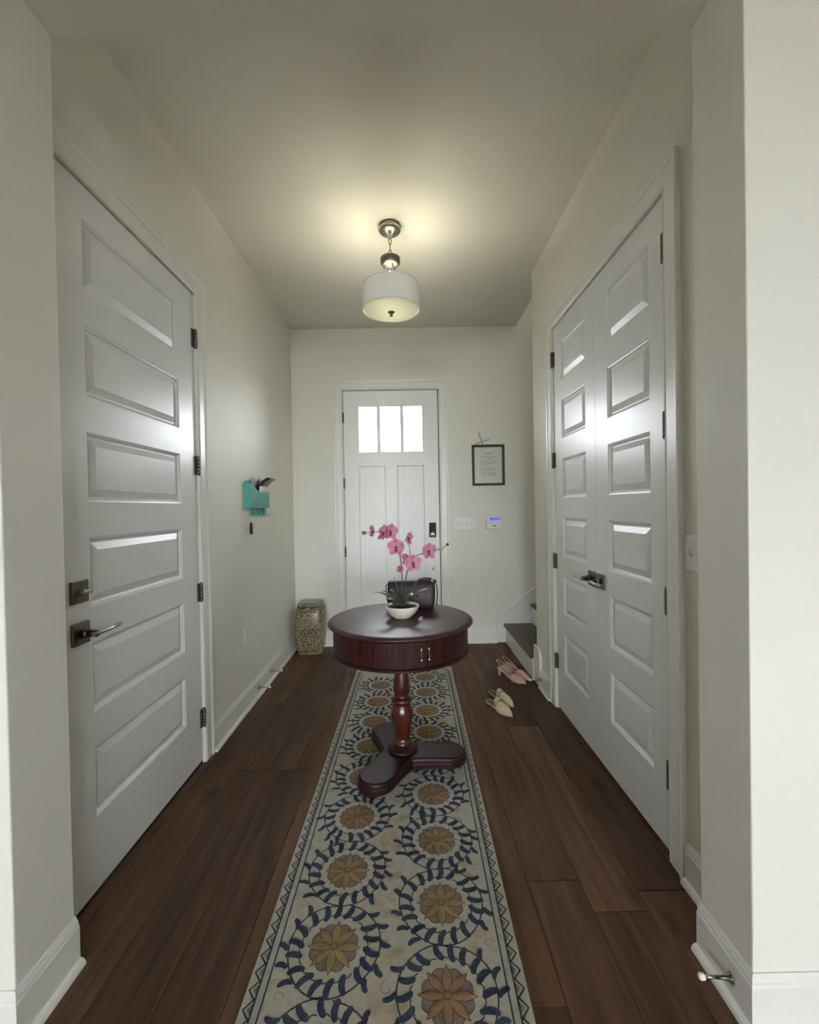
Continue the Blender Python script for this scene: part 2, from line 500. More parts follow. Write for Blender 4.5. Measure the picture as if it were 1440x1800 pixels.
# the room behind the camera
struct('ceiling_rear', MB().box(RX0 - .1, RX1 + .1, BACK - .1, Y1, H, H + .12), 'ceil')
struct('wall_rear_left', MB().box(RX0 - .1, RX0, BACK - .1, Y1, 0, H), 'rear')
struct('wall_rear_right', MB().box(RX1, RX1 + .1, BACK - .1, Y1, 0, H), 'rear')
mb = MB()
edges = [RX0]
for cx_, ww in WINS: edges += [cx_ - ww / 2, cx_ + ww / 2]
edges.append(RX1)
for i in range(0, len(edges), 2): mb.box(edges[i], edges[i + 1], BACK - .1, BACK, 0, H)
for cx_, ww in WINS:
    mb.box(cx_ - ww / 2, cx_ + ww / 2, BACK - .1, BACK, 0, WZ0)
    mb.box(cx_ - ww / 2, cx_ + ww / 2, BACK - .1, BACK, WZ1, H)
struct('wall_rear', mb, 'rear')
for i, (cx_, ww) in enumerate(WINS):
    a, b_ = cx_ - ww / 2, cx_ + ww / 2
    mb = MB()
    mb.box(a, a + .05, BACK - .08, BACK - .02, WZ0, WZ1).box(b_ - .05, b_, BACK - .08, BACK - .02, WZ0, WZ1)
    mb.box(a + .05, b_ - .05, BACK - .08, BACK - .02, WZ0, WZ0 + .05).box(a + .05, b_ - .05, BACK - .08, BACK - .02, WZ1 - .05, WZ1)
    mb.box(a + .05, b_ - .05, BACK - .07, BACK - .03, (WZ0 + WZ1) / 2 - .02, (WZ0 + WZ1) / 2 + .02)
    wd = struct('window_%d' % (i + 1), mb, 'trim')
    obj('pane', MB().box(a + .05, b_ - .05, BACK - .052, BACK - .048, WZ0 + .05, WZ1 - .05), 'glass', wd, org=(cx_, BACK - .05, WZ0))
struct('ground', MB().box(-40, 40, -45, BACK - .1, -.3, -.2).box(-40, 40, YF + .14, 45, -.3, -.2), 'ground')

# ------------------------------------------------------------------ trim helpers
CASE = [(0, 0), (0, .009), (.004, .012), (.010, .009), (.016, .012), (.062, .013), (.072, .018), (.084, .020), (.090, .018), (.090, 0)]
def casing(name, F, u0, u1, vt):
    """mitred door casing swept round an opening; F maps (u, v, w) to the room"""
    mb = MB()
    rings = []
    for leg in range(4):
        ring = []
        for t, w_ in CASE:
            uv = [(u0 - t, 0), (u0 - t, vt + t), (u1 + t, vt + t), (u1 + t, 0)][leg]
            ring.append(F(uv[0], uv[1], w_))
        rings.append(ring)
    mb.loft(rings, smooth=False)
    return struct(name, mb, 'trim')

def sweep_plan(path, prof):
    """profile (offset to the left of travel, z) swept along a plan path with mitres"""
    mb = MB(); rings = []
    P = [Vector(p) for p in path]
    for i, p in enumerate(P):
        d1 = (P[i] - P[i - 1]).normalized() if i else (P[1] - P[0]).normalized()
        d2 = (P[i + 1] - P[i]).normalized() if i < len(P) - 1 else d1
        n1, n2 = Vector((-d1.y, d1.x)), Vector((-d2.y, d2.x))
        n = (n1 + n2); n /= max(.2, n.dot(n1))
        rings.append([(p.x + n.x * o, p.y + n.y * o, z) for o, z in prof])
    return mb.loft(rings, smooth=False)

BASE = [(0, 0), (.014, 0), (.014, .112), (.011, .118), (.011, .124), (.007, .132), (.004, .140), (0, .140)]
SHOE = [(.014, 0), (.031, 0), (.0305, .006), (.028, .012), (.023, .0165), (.0175, .019), (.014, .0195)]
def baseboard(name, path, shoe=None):
    o = struct(name, sweep_plan(path, BASE), 'trim')
    s_ = obj('shoe_moulding', sweep_plan(shoe or path, SHOE), 'trim', o, org=(0, 0, 0))
    return o

# baseboards: left of travel faces the room
baseboard('baseboard_left', [(XL, YF), (XL, LD1 + .098)])
baseboard('baseboard_front_left', [(FD0 - .104, YF), (XL + .032, YF)])
baseboard('baseboard_front_right', [(.842, YF), (FD1 + .098, YF)])
baseboard('baseboard_right', [(XR, RD1 + .098), (XR, YC - .125)])
baseboard('baseboard_right_near', [(XR, Y1), (XR, RD0 - .102)])
baseboard('baseboard_opening_left', [(JL, Y1), (JL, Y0), (RX0, Y0)])
baseboard('baseboard_opening_right', [(RX1, Y0), (JR, Y0), (JR, Y1)])

FLft = lambda u, v, w_: (XL + w_, u, v)
FRgt = lambda u, v, w_: (XR - w_, u, v)
FFrt = lambda u, v, w_: (u, YF - w_, v)
casing('trim_1', FLft, LD0 - .006, LD1 + .006, DZ + .004)
casing('trim_2', FRgt, RD0 - .006, RD1 + .006, DZ + .004)
casing('trim_3', FFrt, FD0 - .006, FD1 + .008, DZ + .004)

# ------------------------------------------------------------------ panelled doors
def ring_faces(mb, F, rects):
    """nested rectangles (u0,u1,v0,v1,w): bands between them and a closing field"""
    for (a, b) in zip(rects, rects[1:]):
        pa = [(a[0], a[2]), (a[1], a[2]), (a[1], a[3]), (a[0], a[3])]
        pb = [(b[0], b[2]), (b[1], b[2]), (b[1], b[3]), (b[0], b[3])]
        for k in range(4):
            k2 = (k + 1) % 4
            mb.add([F(*pa[k], a[4]), F(*pa[k2], a[4]), F(*pb[k2], b[4]), F(*pb[k], b[4])], [(0, 1, 2, 3)])
    r = rects[-1]
    mb.add([F(r[0], r[2], r[4]), F(r[1], r[2], r[4]), F(r[1], r[3], r[4]), F(r[0], r[3], r[4])], [(0, 1, 2, 3)])

PROF = [(0, 0), (.002, -.003), (.007, -.0045), (.011, -.011), (.015, -.013), (.020, -.013), (.046, -.0025)]
def door(name, F, u0, u1, z0, z1, cells, prof=PROF, m='door', wf=-.004, thick=.038, holes=()):
    """slab with real openings for its panels; cells = list of columns/rows of (u0,u1,v0,v1)"""
    mb = MB()
    us = sorted(set([u0, u1] + [c[i] for c in list(cells) + list(holes) for i in (0, 1)]))
    vs2 = sorted(set([z0, z1] + [c[i] for c in list(cells) + list(holes) for i in (2, 3)]))
    def inside(u, v): return any(c[0] < u < c[1] and c[2] < v < c[3] for c in list(cells) + list(holes))
    def hole(u, v): return any(c[0] < u < c[1] and c[2] < v < c[3] for c in holes)
    for i in range(len(us) - 1):
        for j in range(len(vs2) - 1):
            um, vm = (us[i] + us[i + 1]) / 2, (vs2[j] + vs2[j + 1]) / 2
            q = [(us[i], vs2[j]), (us[i + 1], vs2[j]), (us[i + 1], vs2[j + 1]), (us[i], vs2[j + 1])]
            if not inside(um, vm): mb.add([F(a, b, wf) for a, b in q], [(0, 1, 2, 3)])
            if not hole(um, vm): mb.add([F(a, b, wf - thick) for a, b in q], [(0, 1, 2, 3)])
    for (a, b) in (((u0, z0), (u1, z0)), ((u1, z0), (u1, z1)), ((u1, z1), (u0, z1)), ((u0, z1), (u0, z0))):
        mb.add([F(*a, wf), F(*b, wf), F(*b, wf - thick), F(*a, wf - thick)], [(0, 1, 2, 3)])
    for h_ in holes:
        for (a, b) in (((h_[0], h_[2]), (h_[1], h_[2])), ((h_[1], h_[2]), (h_[1], h_[3])), ((h_[1], h_[3]), (h_[0], h_[3])), ((h_[0], h_[3]), (h_[0], h_[2]))):
            mb.add([F(*a, wf), F(*b, wf), F(*b, wf - thick), F(*a, wf - thick)], [(0, 1, 2, 3)])
    d = struct(name, mb, m)
    for c in cells:
        p = MB()
        ring_faces(p, F, [(c[0] + t, c[1] - t, c[2] + t, c[3] - t, wf + w_) for t, w_ in prof])
        obj('panel', p, m, d, org=F((c[0] + c[1]) / 2, c[2], wf))
    return d

def hinge(parent, F, u, v, m='nickeld', s=1):
    """knuckle barrel with its leaf, pin proud of the door face"""
    o = MB()
    c = F(u, v, .006)
    o.lathe([(.0001, -.052), (.004, -.051), (.0062, -.048), (.0062, -.046)], c, 10)
    for k in range(5): o.lathe([(.0062, -.045 + k * .018), (.0068, -.0445 + k * .018), (.0068, -.0285 + k * .018), (.0062, -.028 + k * .018)], c, 10)
    o.lathe([(.0062, .046), (.0062, .048), (.004, .051), (.0001, .052)], c, 10)
    o.xf(lambda x_, y_, z_: (c[0] + (x_ - c[0]) * 1.35, c[1] + (y_ - c[1]) * 1.35, z_))
    h_ = obj('hinge', o, m, parent, org=c)
    lf = MB()
    p0, p1 = F(u - .026 * (s > 0), v - .047, -.004), F(u + .026 * (s < 0), v + .047, .001)
    lf.box(min(p0[0], p1[0]), max(p0[0], p1[0]), min(p0[1], p1[1]), max(p0[1], p1[1]), p0[2], p1[2])
    obj('hinge_leaf', lf, 'hingeleaf', h_, org=F(u, v - .045, 0))
    return h_

def lever(parent, F, u, v, dirn, m='nickeld', ln=.115, sq=.037):
    """square rosette, round neck, slim lever turned along the door"""
    a, b = F(u - sq, v - sq, -.004), F(u + sq, v + sq, .006)
    h_ = obj('lever_handle', MB().box(min(a[0], b[0]), max(a[0], b[0]), min(a[1], b[1]), max(a[1], b[1]), a[2], b[2]), m, parent, bevel=.0015)
    n = MB().tube([F(u, v, .006), F(u, v, .030)], .0155, 16)
    n.tube([F(u, v, .030), F(u, v, .052), F(u, v, .058)], .0115, 16)
    obj('neck', n, m, h_)
    l = MB()
    pts = [F(u - dirn * .012, v, .052), F(u + dirn * .02, v, .056), F(u + dirn * .06, v, .057), F(u + dirn * ln, v + .002, .055)]
    l.tube(pts, lambda t: .0088 - .0018 * t, 10, flat=.8)
    obj('lever', l, 'nickel', h_)
    return h_

TOPS = [2.335, 1.972, 1.606, 1.243, .880, .515]
PH = .242
cells = [(LD0 + .148, LD1 - .160, t - PH - .003, t - .003) for t in TOPS]
d1 = door('door_1', FLft, LD0, LD1, .018, DZ, cells)
for z in (2.222, 1.561, .899, .239): hinge(d1, FLft, LD1 + .004, z)
lever(d1, FLft, 1.452, .924, 1, ln=.118)
a = MB().box(XL - .004, XL + .006, 1.414, 1.488, 1.026, 1.100)
db = obj('deadbolt', a, 'nickeld', d1, bevel=.0015)
obj('thumb_turn', MB().tube([(XL + .006, 1.451, 1.063), (XL + .022, 1.451, 1.063)], .010, 14).box(XL + .020, XL + .034, 1.432, 1.470, 1.058, 1.068), 'nickel', db, bevel=.002)
obj('door_sweep', MB().box(XL - .04, XL - .006, LD0, LD1, .0, .017), 'sweep', d1)

def closet(name, u0, u1, mg0, mg1, hinge_u, hu_s, lv, dirn):
    cells = [(u0 + mg0, u1 - mg1, t - PH, t) for t in TOPS]
    d = door(name, FRgt, u0 + .0015, u1 - .0015, .018, DZ, cells)
    for z in (2.256, 1.609, .960, .311): hinge(d, FRgt, hinge_u, z, s=hu_s)
    lever(d, FRgt, lv, .937, dirn, ln=.105)
    return d
closet('door_2', RDM, RD1, .122, .130, RD1 + .004, 1, 2.265, 1)
closet('door_3', RD0, RDM, .115, .134, RD0 - .004, -1, 2.160, -1)

# entry door: three lights over two tall flat panels
GL = [(-.457, -.274), (-.250, -.048), (-.025, .163)]
holes = [(a, b, 1.858, 2.304) for a, b in GL]
EP = [(0, 0), (.004, -.003), (.012, -.008), (.016, -.008), (.018, -.006)]
d4 = door('door_4', FFrt, FD0, FD1, .02, DZ, [(-.466, -.200, .24, 1.730), (-.095, .172, .24, 1.730)], EP, 'entry', wf=-.012, thick=.045, holes=holes)
for (a, b, c, e) in holes:
    obj('pane', MB().box(a - .001, b + .001, YF + .034, YF + .038, c - .001, e + .001), 'glass', d4)
    fr = MB()
    for q in ((a, a + .006, c, e), (b - .006, b, c, e), (a + .006, b - .006, c, c + .006), (a + .006, b - .006, e - .006, e)):
        fr.box(q[0], q[1], YF + .010, YF + .024, q[2], q[3])
    obj('glazing_bead', fr, 'entry', d4)
for z in (2.195, 1.563, .905, .25): hinge(d4, FFrt, FD0 - .002, z)
obj('door_gap_shade', MB().box(FD1 + .0005, FD1 + .0055, YF + .004, YF + .05, .0, DZ), 'gap', d4)  # near-black strip painted as the shaded gap along the door edge
kp = obj('keypad_lock', MB().box(.209, .275, YF - .012, YF + .012, 1.03, 1.172), 'black', d4, bevel=.008, seg=3)
obj('lock_cylinder', MB().lathe([(.026, 0), (.026, -.010), (.020, -.014), (.0001, -.015)], (.242, YF - .011, 1.058), 24, axis='y'), 'chrome', kp)
kb = obj('door_knob', MB().lathe([(.032, .012), (.032, .002), (.013, -.004), (.012, -.030), (.024, -.040), (.027, -.052), (.020, -.062), (.0001, -.064)], (.242, YF, .925), 24, axis='y'), 'nickel', d4)
obj('bolt_cap', MB().lathe([(.014, .012), (.014, .006), (.010, .003), (.0001, .002)], (.243, YF, .724), 20, axis='y'), 'nickel', d4)
obj('threshold', MB().box(FD0, FD1, YF - .015, YF + .060, .0005, .018), 'nickeld', d4, bevel=.003)

# ------------------------------------------------------------------ staircase
RUN, RISE = .258, .189
st = thing('staircase', (.929, (YC + YF) / 2, 0), 'dark wood steps with white risers climbing right past closet wall', 'stairs')
SX = .929
for k in range(7):
    x0 = SX + k * RUN
    obj('riser', MB().box(x0, x0 + .018, YC + .022, YF - .022, k * RISE + (.001 if k == 0 else 0), (k + 1) * RISE - .028), 'trim', st)
    obj('tread', MB().box(x0 - .024, x0 + RUN + .0, YC + .022, YF - .022, (k + 1) * RISE - .027, (k + 1) * RISE), 'stair', st, bevel=.010, seg=3)
def skirt(y0, y1, xs):
    top = [(xs, 0), (xs, .252)]
    n = 7
    q = [(x_, .252 + (x_ - xs) * RISE / RUN) for x_ in (xs + 1.9,)]
    poly = [(xs, .001), (xs, .252), q[0], (q[0][0], q[0][1] - .9)]
    m_ = MB()
    v = [(a, y0, b) for a, b in poly] + [(a, y1, b) for a, b in poly]
    m_.add(v, [(0, 1, 2, 3), (7, 6, 5, 4), (0, 4, 5, 1), (1, 5, 6, 2), (2, 6, 7, 3), (3, 7, 4, 0)])
    return m_
sk = obj('skirt_board', skirt(YF - .019, YF - .0005, .846), 'trim', st)
cap = MB()
cap.tube([(.846, YF - .013, .245), (.846, YF - .013, .252), (2.74, YF - .013, .252 + 1.894 * RISE / RUN)], .010, 8)
obj('skirt_cap', cap, 'trim', sk)
obj('skirt_board', skirt(YC + .0005, YC + .019, .99), 'trim', st)
# rounded end of the near skirt wrapping the wall corner
eb = MB()
pr = [(YC - .125, .001), (YC - .125, .205), (YC - .118, .235), (YC - .100, .258), (YC - .06, .272), (YC + .019, .272), (YC + .019, .001)]
v = [(XR - .0205, a, b) for a, b in pr] + [(XR - .0005, a, b) for a, b in pr]
n = len(pr)
eb.add(v, [tuple(range(n)), tuple(reversed(range(n, 2 * n)))] + [(i, (i + 1) % n, n + (i + 1) % n, n + i) for i in range(n)])
struct('trim_4', eb, 'trim', bevel=.002)
hr = thing('handrail', (1.25, YF - .06, 1.04), 'dark wooden handrail end on the wall above the stairs', 'handrail')
hd = Vector((RUN, 0, RISE)).normalized()
p0 = Vector((1.243, YF - .055, 1.038))
obj('rail', MB().tube([p0, p0 + hd * .02, p0 + hd * 1.6], .021, 14), 'stair', hr)
for k in (.25, 1.2):
    q = p0 + hd * k
    obj('bracket', MB().tube([q + Vector((0, 0, -.02)), q + Vector((0, .02, -.045)), q + Vector((0, .054, -.05))], .006, 8), 'nickel', hr)

# ------------------------------------------------------------------ pendant lamp
LX, LY = -.076, 2.692
pl = thing('pendant_lamp', (LX, LY, 2.48), 'white drum pendant lamp hanging by a short nickel chain from the ceiling', 'lamp')
obj('canopy', MB().lathe([(.0001, 2.985), (.012, 2.986), (.030, 2.992), (.055, 3.004), (.066, 3.014), (.070, 3.026), (.066, 3.030), (.066, 3.038), (.062, 3.0475)], (LX, LY, 0), 40), 'nickel', pl)
obj('canopy_loop', MB().tube([(LX + .008 * math.cos(a), LY, 2.977 + .010 * math.sin(a)) for a in [2 * PI * k / 12 for k in range(12)]], .0022, 6, closed=True), 'nickel', pl)
for k in range(3):
    zc = 2.954 - k * .0355
    pts = []
    for j in range(14):
        a = 2 * PI * j / 14
        u, v = .0085 * math.cos(a), .0212 * math.sin(a)
        pts.append((LX + u, LY, zc + v) if k % 2 == 0 else (LX, LY + u, zc + v))
    obj('chain_link', MB().tube(pts, .0027, 6, closed=True), 'nickeld', pl)
obj('socket_cap', MB().lathe([(.0001, 2.864), (.008, 2.864), (.010, 2.858), (.050, 2.856), (.060, 2.850), (.061, 2.843), (.059, 2.820), (.052, 2.808), (.044, 2.802), (.0001, 2.801)], (LX, LY, 0), 36), 'nickeld', pl)
for k in range(3):
    a = 2 * PI * k / 3 + .9
    obj('rod', MB().tube([(LX + .038 * math.cos(a), LY + .038 * math.sin(a), 2.803), (LX + .030 * math.cos(a), LY + .030 * math.sin(a), 2.69)], .0042, 8), 'chrome', pl)
obj('spider', MB().lathe([(.036, 2.690), (.036, 2.684), (.0001, 2.684)], (LX, LY, 0), 20).box(LX - .170, LX + .170, LY - .004, LY + .004, 2.683, 2.687).box(LX - .004, LX + .004, LY - .170, LY + .170, 2.683, 2.687), 'chrome', pl)
sh = MB().lathe([(.1735, 2.532), (.1735, 2.678)], (LX, LY, 0), 64, cap=False)
sh.lathe([(.1715, 2.678), (.1715, 2.532)], (LX, LY, 0), 64, cap=False)
so = obj('shade', sh, 'shade', pl)
rim = MB()
for z in (2.533, 2.677): rim.tube([(LX + .1735 * math.cos(2 * PI * k / 64), LY + .1735 * math.sin(2 * PI * k / 64), z) for k in range(64)], .0028, 6, closed=True)
obj('shade_trim', rim, 'shade', so)
obj('diffuser', MB().lathe([(.1712, 2.539), (.166, 2.533), (.120, 2.527), (.060, 2.5245), (.0001, 2.524)], (LX, LY, 0), 48), 'diffuser', pl)
obj('finial', MB().lathe([(.020, 2.523), (.020, 2.519), (.010, 2.514), (.008, 2.508), (.0095, 2.503), (.008, 2.497), (.0001, 2.495)], (LX, LY, 0), 20), 'nickeld', pl)
for s_ in (-1, 1):
    obj('bulb', MB().sphere((LX, LY + s_ * .062, 2.622), .024, 16, 10), 'bulb', pl)
    obj('bulb_socket', MB().lathe([(.013, 2.646), (.013, 2.682), (.0001, 2.683)], (LX, LY + s_ * .062, 0), 14), 'nickel', pl)

# ------------------------------------------------------------------ rug
RUG = thing('rug', (-.0845, .9, 0), 'cream hooked wool runner with gold flowers and blue leaf wreaths under the table', 'rug')
RUG.rotation_euler = (0, 0, -.0139)
RW, RA, RB, RT = .385, -.55, 2.68, .0095
def ry(mb): return mb
def rp(name, mb, mats, **k):
    data = mesh(name, mb, mats)
    o = inst(name, data, (0, 0, 0), RUG)
    return tag(o, **k)
bmx = MB()
rings = []
for t, z in ((.0, .0003), (-.0, .006), (.004, RT), ):
    rings.append([(-RW + t, RA + t, z), (RW - t, RA + t, z), (RW - t, RB - t, z), (-RW + t, RB - t, z)])
bmx.loft(rings, smooth=False)
rp('pile', bmx, 'cream')
Z1, Z2, Z3 = RT + .0004, RT + .0010, RT + .0016
def stroke(mb, pts, w_, z, closed=False, taper=None):
    P = [Vector((p[0], p[1])) for p in pts]; n = len(P); L_ = []; R_ = []
    for i in range(n):
        a = P[(i - 1) % n] if closed or i else P[i]
        b = P[(i + 1) % n] if closed or i < n - 1 else P[i]
        d = (b - a); d = d.normalized() if d.length > 1e-9 else Vector((1, 0))
        nn = Vector((-d.y, d.x)); ww = w_ * (taper(i / (n - 1)) if taper else 1) / 2
        L_.append((P[i].x + nn.x * ww, P[i].y + nn.y * ww, z)); R_.append((P[i].x - nn.x * ww, P[i].y - nn.y * ww, z))
    v = L_ + R_
    m_ = n if closed else n - 1
    mb.add(v, [(i, (i + 1) % n, n + (i + 1) % n, n + i) for i in range(m_)])
def poly(mb, pts, z): mb.add([(p[0], p[1], z) for p in pts], [tuple(range(len(pts)))])
# border: pale guard band between two dark lines, then a zig-zag
for s_ in (-1, 1):
    b1 = MB()
    stroke(b1, [(s_ * .341, RA + .06), (s_ * .341, RB - .06)], .017, Z1)
    rp('guard_band', b1, 'pale')
    b2 = MB()
    for xx, ww in ((.330, .0045), (.3515, .006)): stroke(b2, [(s_ * xx, RA + .05), (s_ * xx, RB - .05)], ww, Z2)
    rp('border_line', b2, 'ink')
    zz = MB(); zi = MB(); zf = MB()
    nstep = int((RB - RA - .12) / .0465)
    ys = [RA + .06 + k * .0465 for k in range(nstep + 1)]
    for k in range(nstep):
        y0_, y1_ = ys[k], ys[k + 1]; ym = (y0_ + y1_) / 2
        stroke(zz, [(s_ * .3545, y0_), (s_ * .3755, ym), (s_ * .3545, y1_)], .0052, Z2)
        stroke(zi, [(s_ * .3535, y0_ + .006), (s_ * .3695, ym), (s_ * .3535, y1_ - .006)], .0045, Z2 + .0003)
        poly(zf, [(s_ * .354, y0_ + .010), (s_ * .3655, ym), (s_ * .354, y1_ - .010)], Z2)
    rp('zigzag_line', zz, 'ink'); rp('zigzag_highlight', zi, 'pale'); rp('zigzag_triangle', zf, 'mauve')
for yy, sg in ((RA, 1), (RB, -1)):
    b2 = MB()
    for k in (.0, .0215): stroke(b2, [(-.33 - k, yy + sg * (.055 - k)), (.33 + k, yy + sg * (.055 - k))], .005, Z2)
    rp('border_line', b2, 'ink')
# flower medallion
def petal_outline(r0, r1, w_, a, n=8):
    out = []
    for i in range(n + 1):
        t = i / n; r = r0 + (r1 - r0) * t
        out.append((r, w_ * math.sin(PI * min(1, (t * .92 + .06))) ** .8 * (1 if t < .7 else (1 - (t - .7) / .3) ** .6 if t < 1 else 0)))
    pts = [(r, h_) for r, h_ in out] + [(r, -h_) for r, h_ in reversed(out)]
    ca, sa = math.cos(a), math.sin(a)
    return [(x_ * ca - y_ * sa, x_ * sa + y_ * ca) for x_, y_ in pts]
def flower_mesh(cm):
    mb = MB()
    mb.cm = 0        # brown outline shapes, then mauve scallops, then gold petals
    for k in range(8):
        a = PI / 8 + k * PI / 4
        c, s_ = .051 * math.cos(a), .051 * math.sin(a)
        poly(mb, [(c + .0240 * math.cos(t), s_ + .0240 * math.sin(t)) for t in [2 * PI * j / 14 for j in range(14)]], Z1)
    mb.cm = 1
    for k in range(8):
        a = PI / 8 + k * PI / 4
        c, s_ = .051 * math.cos(a), .051 * math.sin(a)
        poly(mb, [(c + .0216 * math.cos(t), s_ + .0216 * math.sin(t)) for t in [2 * PI * j / 14 for j in range(14)]], Z1 + .0003)
    poly(mb, [(.046 * math.cos(t), .046 * math.sin(t)) for t in [2 * PI * j / 20 for j in range(20)]], Z1 + .00025)
    mb.cm = 0
    for k in range(8): poly(mb, petal_outline(.004, .083, .0142, k * PI / 4), Z2 + .0001 * (k % 2))
    mb.cm = 2
    for k in range(8):
        # puffed petal with a ridge
        o = petal_outline(.009, .0785, .0120, k * PI / 4)
        n_ = len(o) // 2
        ax = [((o[i][0] + o[-1 - i][0]) / 2, (o[i][1] + o[-1 - i][1]) / 2) for i in range(n_)]
        v = [(p[0], p[1], Z2 + .0004) for p in o] + [(p[0], p[1], Z2 + .0022) for p in ax]
        m_ = len(o)
        f = []
        for i in range(n_ - 1):
            f.append((i, i + 1, m_ + i + 1, m_ + i)); f.append((m_ - 1 - i, m_ + i, m_ + i + 1, m_ - 2 - i))
        mb.add(v, f, True)
    mb.cm = 0
    poly(mb, [(.0115 * math.cos(t), .0115 * math.sin(t)) for t in [2 * PI * j / 10 for j in range(10)]], Z3 + .0014)
    mb.cm = 2
    poly(mb, [(.0088 * math.cos(t), .0088 * math.sin(t)) for t in [2 * PI * j / 8 for j in range(8)]], Z3 + .0018)
    return mesh('flower_medallion', mb, ['brown', 'mauve', cm])
FM = [flower_mesh('gold'), flower_mesh('rust')]
def leafblob(mb, x0, y0, x1, y1, bend, w_, z):
    P0, P1 = Vector((x0, y0)), Vector((x1, y1)); d = P1 - P0; nn = Vector((-d.y, d.x)) * bend
    pts = []
    for i in range(9):
        t = i / 8; q = P0 + d * t + nn * (4 * t * (1 - t)); pts.append((q.x, q.y))
    stroke(mb, pts, w_, z, taper=lambda t: [.55, .80, .93, 1.0, 1.0, 1.0, .97, .85, .45][min(8, int(round(t * 8)))])
def wreath_mesh(seed, mirror):
    R = random.Random(seed)
    mb = MB(); mb.cm = 0
    # outer vine: an open spiral that runs on into the neighbour; inner scalloped line
    vine = []
    for i in range(44):
        a = math.radians(95 + i * 8.2); r = .1370 + .004 * math.sin(3 * a) + (.010 if i > 38 else 0) * (i - 38) / 6
        vine.append((r * math.cos(a), r * math.sin(a)))
    stroke(mb, vine, .0042, Z1)
    N = 18
    for k in range(N):
        a0, a1 = 2 * PI * k / N + .10, 2 * PI * (k + 1) / N - .02
        pts = [((.0975 + .005 * math.sin(PI * j / 4)) * math.cos(a0 + (a1 - a0) * j / 4), (.0975 + .005 * math.sin(PI * j / 4)) * math.sin(a0 + (a1 - a0) * j / 4)) for j in range(5)]
        stroke(mb, pts, .0034, Z1)
    mb.cm = 1
    for k in range(N):
        a = 2 * PI * k / N + R.uniform(-.05, .05)
        sw = .15
        r0, r1 = .141, .093 + R.uniform(-.003, .004)
        leafblob(mb, r0 * math.cos(a), r0 * math.sin(a), r1 * math.cos(a + sw), r1 * math.sin(a + sw), .15, .0185, Z2)
    for k in range(16):
        a = 2 * PI * (k + .5) / 16 + R.uniform(-.1, .1)
        if abs(math.sin(a)) > .86: continue
        r0, r1 = .139, .171 + R.uniform(-.006, .004)
        x1_, y1_ = r1 * math.cos(a - .13), r1 * math.sin(a - .13)
        leafblob(mb, r0 * math.cos(a), r0 * math.sin(a), x1_, y1_, -.18, .0150, Z2)
    if mirror: mb.xf(lambda x_, y_, z: (-x_, y_, z))
    return mesh('leaf_wreath', mb, ['ink', 'blue'])
WM = [wreath_mesh(3, False), wreath_mesh(4, False), wreath_mesh(5, True)]
def swirl_mesh(cm, R):
    mb = MB(); mb.cm = 0
    leafblob(mb, -.035, -.045, .025, .04, .55, .040, Z1 - .0002)
    mb.cm = 1
    pts = [(.004 + .022 * (1 - i / 16) * math.cos(i * .42), .004 + .022 * (1 - i / 16) * math.sin(i * .42)) for i in range(14)]
    stroke(mb, pts, .0022, Z1)
    return mesh('swirl_patch', mb, [cm, 'gold' if cm == 'sand' else 'rust'])
SM = [swirl_mesh('peach', 1), swirl_mesh('sand', 2)]
SCP = .275
k = 0
for col_x, ph in ((.1655, .262), (-.1650, .396)):
    for j in range(-3, 10):
        y_ = ph + j * SCP - .002
        if not (RA + .16 < y_ < RB - .15): continue
        inst('flower_medallion', FM[(k // 2 + j) % 2], (col_x, y_, 0), RUG, (0, 0, random.uniform(-.08, .08)))
        inst('leaf_wreath', WM[(k + j) % 3], (col_x, y_, 0), RUG, (0, 0, random.uniform(-.15, .15)))
        sg = 1 if col_x > 0 else -1
        inst('swirl_patch', SM[(j) % 2], (sg * .297, y_ + SCP / 2, 0), RUG, (0, 0, random.uniform(-.5, .5)), (.8, .8, 1))
        inst('swirl_patch', SM[(j + 1) % 2], (-.012 * sg * .5, y_ + SCP / 2 + .02, 0), RUG, (0, 0, random.uniform(0, 3)))
        k += 1

# ------------------------------------------------------------------ drum table
TX, TY = -.045, 2.20
ZT = .770
tb = thing('drum_table', (TX, TY, .0125), 'round dark mahogany drum table on a turned pedestal with three lobed feet', 'table')
top = MB().lathe([(.0001, ZT - .030), (.330, ZT - .030), (.342, ZT - .028), (.348, ZT - .024), (.355, ZT - .021), (.362, ZT - .016), (.362, ZT - .011), (.357, ZT - .006), (.348, ZT - .002), (.338, ZT), (.0001, ZT)], (TX, TY, 0), 96)
obj('table_top', top, 'mahog', tb)
ap = MB()
seg = 180
v = []
for z in (.628, .739):
    for k in range(seg):
        a = 2 * PI * k / seg
        r = .334 + .0022 * abs(math.sin(a * 45))
        v.append((TX + r * math.cos(a), TY + r * math.sin(a), z))
ap.add(v, [(k, (k + 1) % seg, seg + (k + 1) % seg, seg + k) for k in range(seg)], True)
obj('apron', ap, 'tambour', tb)
obj('apron_moulding', MB().lathe([(.0001, .611), (.326, .611), (.340, .613), (.347, .618), (.347, .622), (.341, .627), (.334, .630), (.0001, .630)], (TX, TY, 0), 96), 'mahogdark', tb)
col = [(.034, .610), (.036, .585), (.034, .570), (.030, .545), (.029, .520), (.033, .490), (.039, .455), (.0425, .425), (.041, .400), (.035, .380), (.034, .372), (.046, .366), (.053, .358), (.053, .350), (.045, .343),
       (.040, .338), (.046, .325), (.053, .305), (.056, .285), (.054, .255), (.047, .220), (.040, .190), (.036, .170), (.036, .150), (.042, .146), (.044, .138), (.044, .128)]
obj('pedestal', MB().lathe(col, (TX, TY, 0), 40), 'turned', tb)
